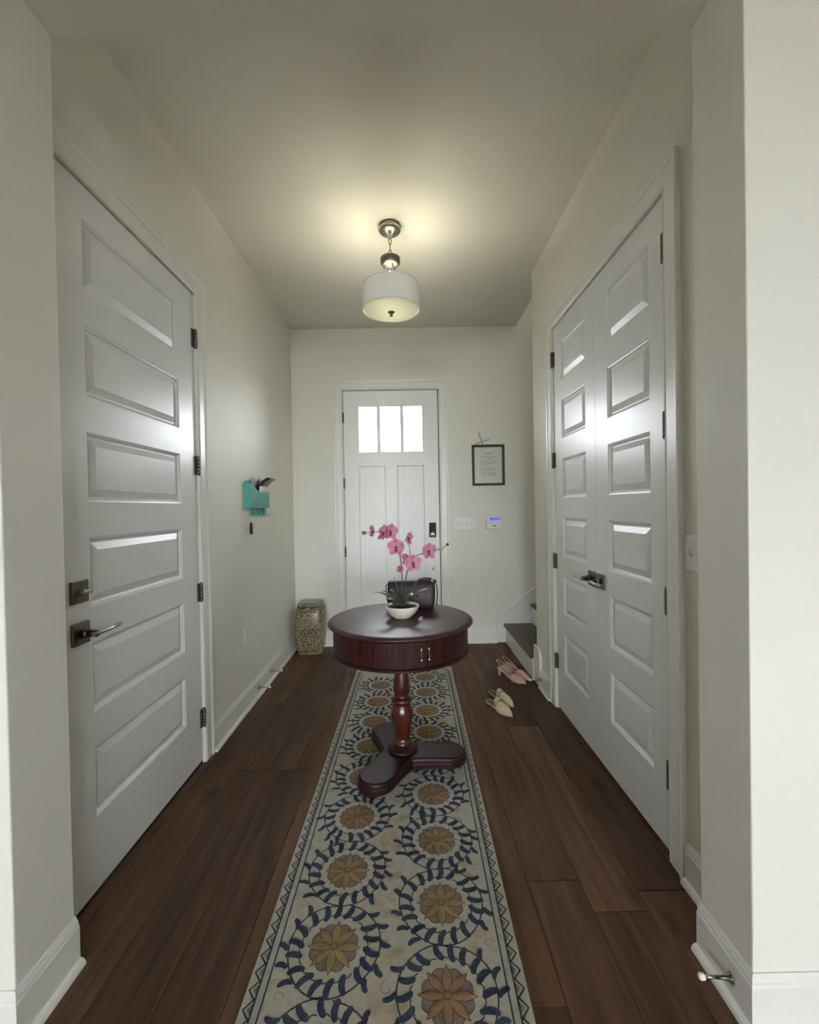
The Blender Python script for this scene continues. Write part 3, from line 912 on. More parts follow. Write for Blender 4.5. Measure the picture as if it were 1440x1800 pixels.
obj('pedestal_collar', MB().lathe([(.044, .130), (.046, .122), (.058, .121), (.070, .117), (.075, .110), (.074, .103), (.068, .0985)], (TX, TY, 0), 40), 'mahogdark', tb)
LOBES = [math.radians(a) for a in (-2, 113, 239)]
def trefoil(R=.230, lr=.087, waist=.104, grow=0.0):
    out = []
    n = 3
    for i, a in enumerate(LOBES):
        d = Vector((math.cos(a), math.sin(a))); p = Vector((-d.y, d.x))
        if grow is not None: r = lr + grow
        for k in range(-8, 9):
            t = k / 8 * PI * .52
            q = d * (R + r * math.cos(t)) + p * (r * math.sin(t))
            out.append((q.x, q.y))
        b = LOBES[(i + 1) % 3]
        e = Vector((math.cos(b), math.sin(b))); ep = Vector((-e.y, e.x))
        s0 = d * R * .97 + p * r; s1 = e * R * .97 - ep * r
        md = (d + e).normalized() * (waist + grow)
        c0 = d * R * .52 + p * (r * .92); c1 = e * R * .52 - ep * (r * .92)
        def bez(p0, p1, p2, t): return p0 * (1 - t) ** 2 + p1 * 2 * t * (1 - t) + p2 * t * t
        for t in (.15, .3, .45, .6, .75, .9): 
            q = bez(s0, c0 * .85 + md * .15, md, t); out.append((q.x, q.y))
        for t in (.0, .1, .25, .4, .55, .7, .85):
            q = bez(md, c1 * .85 + md * .15, s1, t); out.append((q.x, q.y))
    return out
lay = [(-.012, .046), (-.002, .047), (.002, .051), (.002, .066), (-.002, .071), (-.003, .076), (-.001, .079), (-.001, .086), (-.005, .094), (-.012, .0985)]
rings = []
for g_, z in lay: rings.append([(TX + a, TY + b, z) for a, b in trefoil(grow=g_)])
obj('base', MB().loft(rings, smooth=False), 'mahogdark', tb)
for a in LOBES:
    obj('bun_foot', MB().lathe([(.016, .0125), (.026, .017), (.029, .026), (.026, .038), (.020, .0462)], (TX + .262 * math.cos(a), TY + .262 * math.sin(a), 0), 20), 'mahogdark', tb)
for x_ in (.050, .083):
    yy = TY - math.sqrt(.337 ** 2 - (x_ - TX) ** 2)
    pu = obj('drop_pull', MB().lathe([(.0085, .002), (.0085, -.002), (.005, -.005), (.005, -.010), (.0001, -.012)], (x_, yy, .715), 14, axis='y'), 'chrome', tb)
    obj('pendant', MB().lathe([(.0001, .715), (.0035, .712), (.0022, .706), (.0026, .690), (.0040, .672), (.0020, .669), (.0046, .666), (.0030, .660), (.0001, .657)], (x_, yy - .010, 0), 10), 'chrome', pu)

# ------------------------------------------------------------------ orchid
OX, OY = -.034, 2.195
oc = thing('potted_orchid', (OX, OY, ZT), 'pink orchid with strap leaves in a white ceramic bowl on the round table', 'plant')
obj('bowl', MB().lathe([(.0001, ZT + .0005), (.040, ZT + .0005), (.045, ZT + .004), (.062, ZT + .018), (.076, ZT + .036), (.084, ZT + .054), (.0855, ZT + .060), (.083, ZT + .0625), (.079, ZT + .059), (.070, ZT + .040), (.0001, ZT + .040)], (OX, OY, 0), 48), 'bowl', oc)
mo = MB()
R = random.Random(5)
mv = []
for i in range(8):
    for k in range(24):
        r = .0765 * i / 7; a = 2 * PI * k / 24
        mv.append((OX + r * math.cos(a), OY + r * math.sin(a), ZT + .050 + .010 * (1 - (i / 7) ** 2) + R.uniform(-.003, .003)))
mo.add(mv, [(i * 24 + k, i * 24 + (k + 1) % 24, (i + 1) * 24 + (k + 1) % 24, (i + 1) * 24 + k) for i in range(7) for k in range(24)], True)
obj('moss', mo, 'moss', oc)
def strap_leaf(p0, p1, lift, w_, droop=0.0):
    P0, P1 = Vector(p0), Vector(p1); mb = MB(); n_ = 9; v = []
    side = (P1 - P0).cross(Vector((0, 0, 1))); side.normalize()
    for i in range(n_ + 1):
        t = i / n_
        c = P0.lerp(P1, t) + Vector((0, 0, lift * 4 * t * (1 - t)))
        ww = 1.6 * w_ * (math.sin(PI * (t * .88 + .10)) ** .7) * (1 if t < 1 else .15)
        v += [c - side * ww + Vector((0, 0, ww * .35)), c, c + side * ww + Vector((0, 0, ww * .35))]
    f = []
    for i in range(n_):
        for k in range(2): f.append((i * 3 + k, i * 3 + k + 1, i * 3 + k + 4, i * 3 + k + 3))
    mb.add(v, f, True)
    return mb
B = Vector((OX, OY, ZT + .056))
LEAVES = [((-.146, -.02, .135), .020, .012), ((-.100, -.02, .142), .012, .013), ((-.040, .0, .205), .004, .010), ((.090, -.005, .200), .006, .013), ((.133, -.02, .142), .020, .014), ((.085, -.03, .108), .016, .011),
          ((-.085, .03, .085), .014, .014), ((.060, .05, .110), .012, .013), ((-.045, -.055, .075), .014, .012), ((.030, -.060, .080), .016, .013), ((-.060, .06, .130), .01, .012)]
for (e, lf, ww) in LEAVES:
    o = obj('leaf', strap_leaf(B + Vector((e[0] * .10, e[1] * .1, -.004)), Vector((OX, OY, ZT)) + Vector(e), lf, ww), 'leaf', oc)
    s_ = o.modifiers.new('solid', 'SOLIDIFY'); s_.thickness = .0012
def fz(x_, z_, y_=0.0): return Vector((x_, OY + y_, z_))
st1 = [fz(-.036, .822), fz(-.034, .90), fz(-.033, .98), fz(-.036, 1.05), fz(-.044, 1.105, -.01), fz(-.058, 1.145, -.005), fz(-.080, 1.178), fz(-.105, 1.196), fz(-.140, 1.203), fz(-.180, 1.203), fz(-.216, 1.198)]
st2 = [fz(-.028, .822), fz(-.022, .90), fz(-.012, .97), fz(.0, 1.03), fz(.014, 1.062), fz(.050, 1.082), fz(.095, 1.098), fz(.135, 1.103), fz(.166, 1.111), fz(.197, 1.131)]
st3 = [fz(.008, 1.045), fz(.010, 1.085), fz(.008, 1.125), fz(-.004, 1.158)]
st4 = [fz(-.052, 1.138), fz(-.030, 1.150), fz(-.006, 1.160)]
for s_, r in ((st1, .0030), (st2, .0030), (st3, .0020), (st4, .0014)):
    obj('stem', MB().tube(s_, lambda t, r=r: r * (1 - .45 * t), 7), 'stemm', oc)
def petal_mesh(ln, w_, cup, tip=.5, cm='pink'):
    mb = MB(); n_, m_ = 8, 6; v = []
    for i in range(n_ + 1):
        t = i / n_
        ww = w_ * (math.sin(PI * (t ** tip) * .97 + .04) ** .75)
        for j in range(m_ + 1):
            u = j / m_ * 2 - 1
            v.append((u * ww, -cup * (t * t) + .10 * ww * (u * u), ln * t))
    f = [(i * (m_ + 1) + j, i * (m_ + 1) + j + 1, (i + 1) * (m_ + 1) + j + 1, (i + 1) * (m_ + 1) + j) for i in range(n_) for j in range(m_)]
    mb.add(v, f, True)
    return mesh('petal', mb, cm)
PBIG = petal_mesh(.047, .0290, .005, .75)
PSEP = petal_mesh(.048, .0200, .004, .80)
def lip_mesh():
    mb = MB()
    mb.sphere((0, -.008, 0), .0075, 10, 7, (1, 1.4, .9))
    mb.loft([[(-.004, -.006, -.004), (0, -.009, -.004), (.004, -.006, -.004)], [(-.009, -.013, -.012), (0, -.020, -.011), (.009, -.013, -.012)], [(-.006, -.014, -.022), (0, -.017, -.022), (.006, -.014, -.022)]], cap=False, closed=False)
    return mesh('flower_lip', mb, 'pinkd')
LIP = lip_mesh()
# flowers: centre, facing (yaw, pitch), size, roll, openness
FL = [(-.172, 1.206, 0, -1.15, .1, .78, .3), (-.115, 1.196, -.01, -.95, -.2, .98, .1), (-.088, 1.203, .0, .35, .1, .95, .2), (.000, 1.168, 0, 1.05, .2, .80, .2),
      (-.058, 1.126, -.022, -.15, .05, 1.02, .05), (.022, 1.046, -.022, .25, .1, 1.05, -.2), (.100, 1.102, -.012, .55, .0, .98, .1), (-.040, 1.010, 0, -.7, -.6, .48, .8), (-.004, 1.062, .012, -.8, .3, .8, .4)]
for (x_, z_, y_, yw, pt, sz, rl) in FL:
    fo = inst('flower', LIP, Vector((x_, OY + y_, z_)) - oc.location, oc, (pt, rl * .3, yw), (sz, sz, sz))
    for a, d_, op in ((0, PSEP, .25), (1.18, PBIG, .18), (-1.18, PBIG, .18), (2.45, PSEP, .35), (-2.45, PSEP, .35)):
        po = inst('petal', d_, (0, .001 * (a == 0), 0), fo)
        po.rotation_euler = (Matrix.Rotation(a + rl * .2, 3, 'Y') @ Matrix.Rotation(op, 3, 'X')).to_euler()
for (x_, z_, r, m_) in ((-.221, 1.199, .0105, 'bud'), (.166, 1.112, .0105, 'budy'), (.199, 1.133, .0075, 'budd'), (-.048, 1.022, .006, 'pinkd')):
    obj('bud', MB().sphere((x_, OY, z_), r, 12, 8, (1.1, 1, 1)), m_, oc)
fp = petal_mesh(.026, .011, .010, .7)
o = inst('fallen_petal', fp, (.045, 2.100, ZT + .008), None, (-1.25, .25, -.8))
tag(o, 'single pink petal lying on the table right of the bowl', 'petal')

# ------------------------------------------------------------------ handbag
bgx, bgy = .015, 2.425
hb = thing('handbag', (bgx, bgy, ZT), 'dark purple leather handbag with looped handle standing behind the orchid bowl', 'handbag')
def rrect(cx_, cy_, hw, hd, r, z, n=5):
    out = []
    for (sx, sy, a0) in ((1, 1, 0), (-1, 1, PI / 2), (-1, -1, PI), (1, -1, 3 * PI / 2)):
        for k in range(n + 1):
            a = a0 + PI / 2 * k / n
            out.append((cx_ + sx * (hw - r) + r * math.cos(a), cy_ + sy * (hd - r) + r * math.sin(a), z))
    return out
rings = []
for hw, hd, z in ((.112, .040, .0005), (.122, .050, .006), (.128, .054, .030), (.131, .052, .070), (.131, .044, .110), (.128, .032, .138), (.124, .020, .146)):
    rings.append(rrect(bgx, bgy, hw, hd, min(hd * .7, .030), ZT + z))
obj('body', MB().loft(rings), 'leather', hb)
fl_ = []
for t in range(9):
    a = t / 8 * PI * .5
    fl_.append([(bgx + .010 + s_, bgy - .052 - .003 + .052 * (1 - math.cos(a)) * .85, ZT + .098 + .052 * math.sin(a)) for s_ in (-.100, -.05, 0, .05, .100)])
obj('flap', MB().loft(fl_, cap=False, closed=False), 'leather', hb)
pts = [(bgx + .030 + .095 * (1 - math.cos(t)) * .5 * 1.1, bgy - .02, ZT + .136 + .022 * math.sin(t)) for t in [PI * k / 14 for k in range(15)]]
obj('handle', MB().tube(pts, .0075, 8), 'leather', hb)
obj('ring', MB().tube([(bgx + .118 + .007 * math.cos(2 * PI * k / 12), bgy - .025, ZT + .150 + .007 * math.sin(2 * PI * k / 12)) for k in range(12)], .0018, 6, closed=True), 'chrome', hb)
obj('strap', MB().tube([(bgx + .122, bgy - .02, ZT + .148), (bgx + .140, bgy - .02, ZT + .120), (bgx + .142, bgy - .03, ZT + .070), (bgx + .135, bgy - .035, ZT + .012)], .006, 8, flat=.5), 'leatherb', hb)
obj('strap', MB().tube([(bgx - .122, bgy - .02, ZT + .140), (bgx - .140, bgy - .02, ZT + .120), (bgx - .136, bgy - .03, ZT + .070), (bgx - .126, bgy - .035, ZT + .012)], .006, 8, flat=.5), 'leatherb', hb)

# ------------------------------------------------------------------ garden stool
GX, GY = -.912, 4.040
gs = thing('garden_stool', (GX, GY, 0), 'mottled olive and cream ceramic garden stool in the front left corner', 'stool')
prof = [(.106, .001), (.108, .012), (.110, .030), (.116, .055), (.124, .110), (.129, .170), (.131, .235), (.129, .300), (.124, .360), (.117, .405), (.110, .430)]
obj('body', MB().loft([rrect(GX, GY, r, r * .90, r * .34, z, 4) for r, z in prof]), 'glaze', gs)
obj('seat_top', MB().loft([rrect(GX, GY, r, r * .90, r * .34, z, 4) for r, z in ((.1105, .4305), (.110, .445), (.107, .458), (.100, .465), (.080, .467))]), 'glazetop', gs)
obj('base_band', MB().loft([rrect(GX, GY, r, r * .90, r * .34, z, 4) for r, z in ((.110, .0005), (.1125, .006), (.1125, .020), (.110, .026))]), 'glazetop', gs)
yf = GY - .131 * .90
def studs(name, pts, r, yoff):
    for (x_, z_, sx, sz_) in pts:
        obj(name, MB().sphere((x_, yoff, z_), r, 8, 6, (sx, .35, sz_)), 'holeshade', gs)  # raised dark studs drawn as shaded holes, body stays solid
hol = []
for c in (-.035, .035):
    hol.append((GX + c, .205, 1, 1))
    for q in range(4):
        a = q * PI / 2
        hol.append((GX + c + .028 * math.cos(a), .205 + .030 * math.sin(a), .8 if q % 2 == 0 else 1.9, 1.9 if q % 2 == 0 else .8))
studs('pierced_hole', hol, .0095, yf - .0005)
studs('rim_hole', [(GX - .072 + .0206 * k, .392, 1.3, .7) for k in range(8)], .0075, GY - .119 * .90 - .001)
studs('base_hole', [(GX - .075 + .0214 * k, .040, 1.3, .8) for k in range(8)], .0075, GY - .1125 * .90 - .003)
bz = MB()
for c in (-.035, .035):
    bz.tube([(GX + c + .042 * math.cos(2 * PI * k / 20), yf - .001, .205 + .044 * math.sin(2 * PI * k / 20)) for k in range(20)], .003, 6, closed=True)
obj('coin_relief', bz, 'glaze', gs)
bz = MB()
for z, r in ((.405, .1175), (.060, .1175)):
    bz.tube([(p[0], p[1], p[2]) for p in rrect(GX, GY, r, r * .90, r * .34, z, 4)], .004, 6, closed=True)
obj('rim_bead', bz, 'glazetop', gs)

# ------------------------------------------------------------------ shoes
def shoe_frame(toe, heel):
    t, h_ = Vector((*toe, 0)), Vector((*heel, 0)); d = (t - h_); L_ = d.length; d.normalize(); n_ = Vector((-d.y, d.x, 0))
    return lambda s_, w_, z: tuple(h_ + d * (s_ * L_) + n_ * w_ + Vector((0, 0, z)))
def outline(s_):
    ks = [(0, .0), (.02, .014), (.07, .023), (.18, .027), (.35, .024), (.5, .029), (.65, .037), (.75, .036), (.85, .026), (.93, .014), (.98, .005), (1.0, .0012)]
    for (a, wa), (b, wb) in zip(ks, ks[1:]):
        if a <= s_ <= b: return wa + (wb - wa) * (s_ - a) / (b - a)
    return 0.001
def shoe(name, toe, heel, label, kind, group):
    F = shoe_frame(toe, heel)
    root = thing(name, F(.5, 0, 0), label, 'shoe', group)
    hh = .055 if kind == 'sling' else .014
    def zb(s_):
        if s_ > .66: return .0005 + .004 * max(0, (s_ - .85) / .15)
        t = 1 - s_ / .66
        return .0005 + hh * (3 * t * t - 2 * t ** 3)
    S_ = [0, .01, .03, .07, .12, .18, .26, .35, .43, .5, .58, .66, .72, .78, .84, .9, .95, .985, 1.0]
    sole = MB(); top_ = 'nude' if kind == 'sling' else 'beige'
    rings = [[F(s_, -outline(s_), zb(s_)), F(s_, outline(s_), zb(s_)), F(s_, outline(s_), zb(s_) + .005), F(s_, -outline(s_), zb(s_) + .005)] for s_ in S_]
    sole.loft(rings, smooth=False)
    obj('sole', sole, top_, root)
    ins = MB()
    ins.loft([[F(s_, -outline(s_) * .9, zb(s_) + .0056), F(s_, 0, zb(s_) + .0050), F(s_, outline(s_) * .9, zb(s_) + .0056)] for s_ in S_[1:14]], cap=False, closed=False)
    obj('insole', ins, 'nudei' if kind == 'sling' else 'brownin', root)
    # heel block
    hk = MB()
    if kind == 'sling':
        hk.loft([[F(.015 + a * .09 * k + .02, b * .018 * k, z) for a, b in ((0, -1), (0, 1), (1, .8), (1, -.8))] for z, k in ((.0005, .45), (.02, .5), (.040, .8), (hh * .96, 1.1))], smooth=False)
    else:
        hk.loft([[F(.01 + a * .2, b * .023, z) for a, b in ((0, -.7), (0, .7), (.3, 1), (1, .95), (1, -.95), (.3, -1))] for z in (.0005, .0135)], smooth=False)
    obj('heel', hk, top_ if kind == 'sling' else 'brownin', root)
    # vamp: pointed toe cap, arched over the sole
    th = .60 if kind == 'sling' else .50
    def vh(s_):
        t = (s_ - th) / (1 - th)
        return (.046 if kind == 'sling' else .052) * (1 - t) ** .75 + .010 * t * (1 - t) * 4 + .006
    vs_ = [th, th + .05, th + .1, .72, .78, .84, .89, .94, .98, .998]
    rings = []
    for i, s_ in enumerate(vs_):
        ring = []
        for k in range(13):
            a = PI * k / 12
            # the throat dips back at the sides (V cut)
            sb = s_ - (.10 * abs(math.cos(a)) ** 1.5 * (1 - i / (len(vs_) - 1)) ** 2 if True else 0)
            ring.append(F(sb, outline(max(.05, sb)) * 1.06 * math.cos(a), zb(sb) + .004 + vh(s_) * math.sin(a) ** .8))
        rings.append(ring)
    vp = MB().loft(rings, cap=False, closed=False)
    vo = obj('vamp', vp, top_, root)
    s2 = vo.modifiers.new('solid', 'SOLIDIFY'); s2.thickness = .002
    if kind == 'sling':
        # quarter sides running back to the heel seat, then the loose sling strap
        for sg in (-1, 1):
            q = MB().loft([[F(s_, sg * outline(s_) * 1.03, zb(s_) + .002), F(s_, sg * outline(s_) * 1.06, zb(s_) + .006 + hq)] for s_, hq in ((.03, .012), (.12, .016), (.25, .018), (.38, .020), (.5, .026), (.58, .034))], cap=False, closed=False)
            obj('quarter', q, top_, root).modifiers.new('solid', 'SOLIDIFY').thickness = .002
        stp = []
        for k in range(17):
            t = k / 16 * 2 - 1
            s_ = .50 - .54 * (1 - t * t) ** .5 if abs(t) < 1 else .50
            stp.append(F(s_, .030 * t * (1 if abs(t) > .5 else 1), zb(max(0, s_)) + .028 + .030 * (1 - t * t)))
        obj('sling_strap', MB().tube(stp, .0042, 7, flat=.45), top_, root)
    else:
        rim_ = MB().loft([[F(s_, sg * outline(s_) * 1.02, zb(s_) + .003), F(s_, sg * outline(s_) * 1.05, zb(s_) + .009)] for sg, s_ in [(1, .45), (1, .3), (1, .15), (1, .05), (1, .01), (-1, .01), (-1, .05), (-1, .15), (-1, .3), (-1, .45)]], cap=False, closed=False)
        obj('heel_rim', rim_, top_, root).modifiers.new('solid', 'SOLIDIFY').thickness = .002
        # raised tongue band above a chain
        rings = []
        for i, (s_, g_) in enumerate(((th - .10, .009), (th - .03, .006), (th + .05, .003))):
            rings.append([F(s_, outline(s_) * 1.1 * math.cos(PI * k / 12), zb(s_) + .006 + (vh(th) + g_) * math.sin(PI * k / 12) ** .8 * (1.0 if i else .96)) for k in range(2, 11)])
        obj('tongue', MB().loft(rings, cap=False, closed=False), 'beige', root).modifiers.new('solid', 'SOLIDIFY').thickness = .003
        ch = MB()
        for k in range(0, 13):
            a = PI * k / 12
            c = F(th + .075 - .07 * abs(math.cos(a)) ** 1.5, outline(th + .05) * 1.12 * math.cos(a), zb(th) + .008 + vh(th + .07) * math.sin(a) ** .8)
            ch.sphere(c, .0042, 6, 5, (1, 1, .8))
        obj('chain_trim', ch, 'brass', root)
    return root
shoe('slingback_shoe', (.852, 3.200), (.690, 3.405), 'pink pointed slingback shoe nearer the camera, by the first stair riser', 'sling', 'pair of pink slingback shoes')
shoe('slingback_shoe', (.903, 3.262), (.752, 3.482), 'pink pointed slingback shoe tucked closest against the stair riser', 'sling', 'pair of pink slingback shoes')
shoe('mule_shoe', (.633, 2.702), (.512, 2.930), 'beige pointed mule with chain trim, front one of its pair on the floor', 'mule', 'pair of beige mules')
shoe('mule_shoe', (.672, 2.835), (.560, 3.068), 'beige pointed mule with chain trim, rear one of its pair on the floor', 'mule', 'pair of beige mules')

# ------------------------------------------------------------------ door stops
def doorstop(base, n_, label, ln=.075):
    b = Vector(base); d = Vector(n_).normalized()
    r = thing('door_stop', b, label, 'door stop', 'rigid door stops on the baseboards')
    def at(t): return b + d * t
    o = MB().tube([at(0), at(.003), at(.010), at(.022), at(.040)], lambda t: [.0125, .0120, .0075, .0050, .0042][int(round(t * 4))], 14)
    obj('mount', o, 'nickeld', r)
    obj('rod', MB().tube([at(.038), at(ln)], .0042, 10), 'nickel', r)
    obj('tip', MB().tube([at(ln - .002), at(ln + .002), at(ln + .010), at(ln + .014)], lambda t: [.006, .0085, .0085, .0055][int(round(t * 3))], 12), 'rubberw', r)
doorstop((XL + .0142, 3.095, .062), (1, -.05, .06), 'white tipped door stop on left baseboard, the one nearer the camera')
doorstop((XL + .0142, 3.383, .070), (1, -.05, .06), 'white tipped door stop on left baseboard, the one nearer the stool')
doorstop((XR - .0150, 3.125, .064), (-1, -.02, .04), 'white tipped door stop by the slingback shoes on closet wall baseboard')
doorstop((JR - .0142, 1.135, .066), (-1, .18, -.12), 'large white tipped door stop on right opening baseboard, closest to camera', ln=.066)

# ------------------------------------------------------------------ wall plates, panel, picture
def toggle_plate(name, F, u, v, n_, label, cat, wd=.046, toggles='t'):
    w2 = wd * n_ / 2 + .012
    a, b = F(u - w2, v - .060, .0003), F(u + w2, v + .060, .006)
    r = thing(name, F(u, v - .060, .0003), label, cat)
    obj('plate', MB().box(min(a[0], b[0]), max(a[0], b[0]), min(a[1], b[1]), max(a[1], b[1]), a[2], b[2]), 'plastic', r, bevel=.003)
    for k in range(n_):
        uu = u + (k - (n_ - 1) / 2) * wd
        a, b = F(uu - .005, v - .012, .0055), F(uu + .005, v + .012, .0075)
        up = toggles[k % len(toggles)] == 't'
        if up:
            pts = [F(uu, v - .004, .006), F(uu, v + .006, .017)]
        else:
            pts = [F(uu, v + .004, .006), F(uu, v - .006, .017)]
        obj('toggle', MB().tube(pts, .0048, 8), 'plastic', r)
        sl = MB(); sl.box(min(a[0], b[0]), max(a[0], b[0]), min(a[1], b[1]), max(a[1], b[1]), a[2], b[2])
        obj('toggle_slot', sl, 'matb', r)
toggle_plate('light_switch', FFrt, .550, 1.152, 4, 'white four gang light switch plate on front wall right of the entry door', 'light switch', toggles='ttdd')
toggle_plate('light_switch', FRgt, 1.462, 1.152, 1, 'white single light switch between closet casing and right opening', 'light switch')
ot = thing('wall_outlet', (XL, 2.913, .434), 'white duplex outlet low on left wall beyond the left door', 'outlet')
obj('plate', MB().box(XL + .0003, XL + .006, 2.913 - .036, 2.913 + .036, .434, .554), 'plastic', ot, bevel=.003)
for z in (.472, .516):
    f_ = obj('socket', MB().lathe([(.016, .0055), (.016, .0085), (.0001, .0088)], (XL, 2.913, z), 16, axis='x'), 'plastic', ot)
    obj('socket_slot', MB().box(XL + .0086, XL + .0092, 2.906, 2.908, z - .004, z + .006).box(XL + .0086, XL + .0092, 2.918, 2.920, z - .004, z + .006), 'slot', f_)

al = thing('alarm_panel', (.835, YF - .001, 1.095), 'white alarm panel with lit blue screen on front wall below picture', 'alarm panel')
rg = [rrect(.835, 0, .079 * k, .062 * k, .022, 0, 5) for k in (1, 1, .94)]
bd = MB().loft([[(p[0], YF - d_, 1.160 + p[1] - 0) for p in rr] for rr, d_ in zip(rg, (.0005, .018, .024))])
obj('case', bd, 'plastic', al)
obj('screen', MB().box(.785, .885, YF - .0262, YF - .0238, 1.183, 1.212), 'screen', al)
obj('speaker_slot', MB().box(.815, .855, YF - .0252, YF - .0238, 1.126, 1.131).box(.822, .848, YF - .0252, YF - .0238, 1.133, 1.136), 'slot', al)
obj('status_light', MB().sphere((.765, YF - .0235, 1.196), .004, 8, 6), 'plastic', al)

PX0, PX1, PZ0, PZ1 = .632, .945, 1.519, 1.912
pf = thing('framed_print', ((PX0 + PX1) / 2, YF, PZ0), 'brown framed page of small printed text on front wall above alarm panel', 'picture')
fr = MB(); rings = []
for leg in range(5):
    ring = []
    for t, w_ in ((0, .0005), (0, .016), (.004, .019), (.013, .014), (.018, .018), (.023, .012), (.023, .0005)):
        uv = [(PX0 + t, PZ0 + t), (PX1 - t, PZ0 + t), (PX1 - t, PZ1 - t), (PX0 + t, PZ1 - t)][leg % 4]
        ring.append((uv[0], YF - w_, uv[1]))
    rings.append(ring)
fr.loft(rings, cap=False, smooth=False)
obj('frame', fr, 'frame', pf)
obj('page', MB().box(PX0 + .022, PX1 - .022, YF - .006, YF - .002, PZ0 + .022, PZ1 - .022), 'page', pf)
tx = MB(); R = random.Random(11)
cxp = .792
LINES = [(1.826, .080, 1.35), (1.797, .150, 1), (1.776, .070, 1), (1.751, .152, 1), (1.730, .150, 1), (1.709, .038, 1), (1.685, .146, 1), (1.665, .150, 1), (1.641, .152, 1), (1.621, .136, 1)]
for z, wd, k in LINES:
    x_ = cxp - wd / 2
    while x_ < cxp + wd / 2 - .006:
        wl = min(R.choice((.010, .014, .018, .024)), cxp + wd / 2 - x_)
        q = x_
        while q < x_ + wl - .002:
            hh = R.choice((.0045, .0045, .0075)) * k
            tx.box(q, q + .0018 * k, YF - .0064, YF - .0058, z - .003, z - .003 + hh)
            q += .0029 * k
        tx.box(x_, x_ + wl, YF - .0064, YF - .0058, z - .0005, z + .0008)
        x_ += wl + .005
o = obj('printed_text', tx, 'textink', pf)
obj('glass', MB().box(PX0 + .0225, PX1 - .0225, YF - .0085, YF - .0075, PZ0 + .0225, PZ1 - .0225), 'glass', pf)
pc = thing('palm_cross', (.733, YF, 1.912), 'thin dried palm strips folded in a cross standing on the picture frame', 'palm cross')
def strip(p, q, w_):
    p, q = Vector(p), Vector(q); d = (q - p).normalized(); n_ = Vector((-d.z, 0, d.x)) * w_ / 2; t = Vector((0, .0012, 0))
    m_ = MB(); c = [p - n_, p + n_, q + n_ * .8, q - n_ * .8]
    m_.add([v - t for v in c] + [v + t for v in c], [(0, 1, 2, 3), (7, 6, 5, 4), (0, 4, 5, 1), (1, 5, 6, 2), (2, 6, 7, 3), (3, 7, 4, 0)])
    return m_
obj('upright_strip', strip((.737, YF - .010, 1.9125), (.698, YF - .003, 2.036), .011), 'palm', pc)
obj('cross_strip', strip((.668, YF - .0128, 1.922), (.803, YF - .0118, 1.964), .010), 'palm', pc)

# ------------------------------------------------------------------ mail holder with keys
X0, X1 = XL + .0008, XL + .030
MY0, MY1, MZ0, MZ1 = 2.945, 3.372, 1.340, 1.514
mh = thing('mail_holder', (XL, (MY0 + MY1) / 2, MZ0), 'teal metal mail pocket with key hooks on the left wall', 'mail holder')
bk = MB().box(X0, X0 + .002, MY0, MY1, MZ0, MZ1 + .012)
bk.box(X0 + .002, X1, MY0, MY0 + .002, MZ0 + .002, MZ1).box(X0 + .002, X1, MY1 - .002, MY1, MZ0 + .002, MZ1 - .055)
bk.box(X0 + .002, X1, MY0, MY1, MZ0, MZ0 + .002)
obj('pocket', bk, 'teal', mh)
def facepoly(pts, x0, x1):
    n_ = len(pts); m_ = MB()
    v = [(x0, a, b) for a, b in pts] + [(x1, a, b) for a, b in pts]
    m_.add(v, [tuple(range(n_)), tuple(reversed(range(n_, 2 * n_)))] + [(i, (i + 1) % n_, n_ + (i + 1) % n_, n_ + i) for i in range(n_)])
    return m_
obj('front_panel', facepoly([(MY0, MZ0), (MY1, MZ0), (MY1, MZ1 - .055), (MY0 + .20, MZ1 - .062), (MY0, MZ1)], X1, X1 + .002), 'teald', mh)
obj('envelope_flap', facepoly([(MY0, MZ0), (MY0 + .20, MZ1 - .062), (MY0, MZ1)], X1 + .002, X1 + .004), 'teal', mh)
hkz = MB()
hkz.box(X0, X0 + .003, MY0 + .10, MY1 - .02, MZ0 - .052, MZ0 - .001)
obj('hook_plate', hkz, 'teald', mh)
for k in range(5):
    y_ = MY0 + (.035, .13, .22, .31, .405)[k]
    pts = [(X0 + .010, y_, MZ0 + .002), (X0 + .012, y_, MZ0 - .045), (X0 + .020, y_, MZ0 - .062), (X0 + .036, y_, MZ0 - .064), (X0 + .044, y_, MZ0 - .050), (X0 + .044, y_, MZ0 - .040)]
    obj('hook', MB().tube(pts, .0026, 8), 'teald', mh)
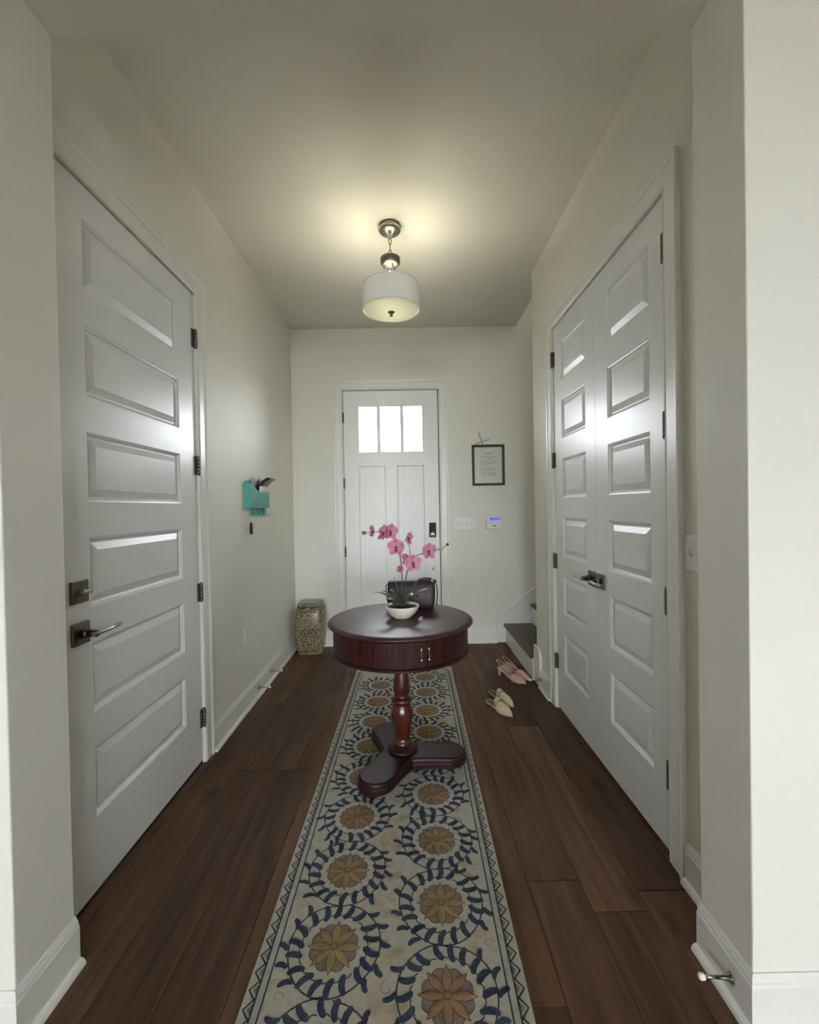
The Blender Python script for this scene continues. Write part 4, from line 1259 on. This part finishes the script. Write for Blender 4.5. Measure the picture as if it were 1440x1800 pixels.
def sheet(name, cy, half, z0, z1, x0, x1, curl, mt, label, lean=0.0):
    """a slightly curved sheet standing in the pocket"""
    m_ = MB(); rr = []
    for i in range(9):
        t = i / 8
        xx = x0 + (x1 - x0) * t + curl * t ** 4
        zz = z0 + (z1 - z0) * t - abs(curl) * .5 * t * t
        rr.append([(xx, cy - half + lean * t, zz), (xx, cy + half + lean * t, zz + .012 * lean * 0)])
    m_.loft(rr, cap=False, closed=False)
    o = obj(name, m_, mt, None, label=label, cat='mail')
    o.modifiers.new('solid', 'SOLIDIFY').thickness = .0022
    return o
sheet('envelope', 3.055, .085, MZ0 + .004, MZ1 + .050, X0 + .005, X0 + .008, .014, 'envelope', 'grey envelope standing at the near end of teal mail pocket', lean=.07)
sheet('magazine', 3.165, .105, MZ0 + .004, MZ1 + .082, X0 + .0085, X0 + .0105, .076, 'glossy', 'dark magazine curling out of the teal mail pocket', lean=.10)
sheet('folded_letter', 3.225, .090, MZ0 + .004, MZ1 + .040, X0 + .0215, X0 + .0245, .010, 'paper', 'white folded letter at the front of teal mail pocket', lean=.05)
ky = thing('key_bunch', (X0 + .030, MY0 + .035, 1.160), 'black car key on a ring hanging below the teal mail pocket', 'keys')
kx, kyy = X0 + .030, MY0 + .035
obj('ring', MB().tube([(kx, kyy + .016 * math.cos(2 * PI * k / 16), 1.262 + .016 * math.sin(2 * PI * k / 16)) for k in range(16)], .0016, 6, closed=True), 'chrome', ky)
fob = MB().loft([rrect(kx, kyy, .008 * k, .019 * k, .0075 * k, z, 4) for z, k in ((1.160, .7), (1.164, 1), (1.200, 1.05), (1.232, .85), (1.240, .5))])
obj('key_fob', fob, 'black', ky)
obj('fob_trim', MB().box(kx + .008, kx + .0092, kyy - .002, kyy + .002, 1.166, 1.230), 'chrome', ky)
obj('clasp', MB().sphere((kx, kyy, 1.243), .006, 8, 6), 'chrome', ky)
kk = MB().lathe([(.0001, -.001), (.013, -.001), (.013, .001), (.0001, .001)], (kx - .002, kyy + .034, 1.205), 16, axis='x')
kk.box(kx - .003, kx - .001, kyy + .0245, kyy + .0295, 1.206, 1.248)
obj('key', kk, 'nickeld', ky)
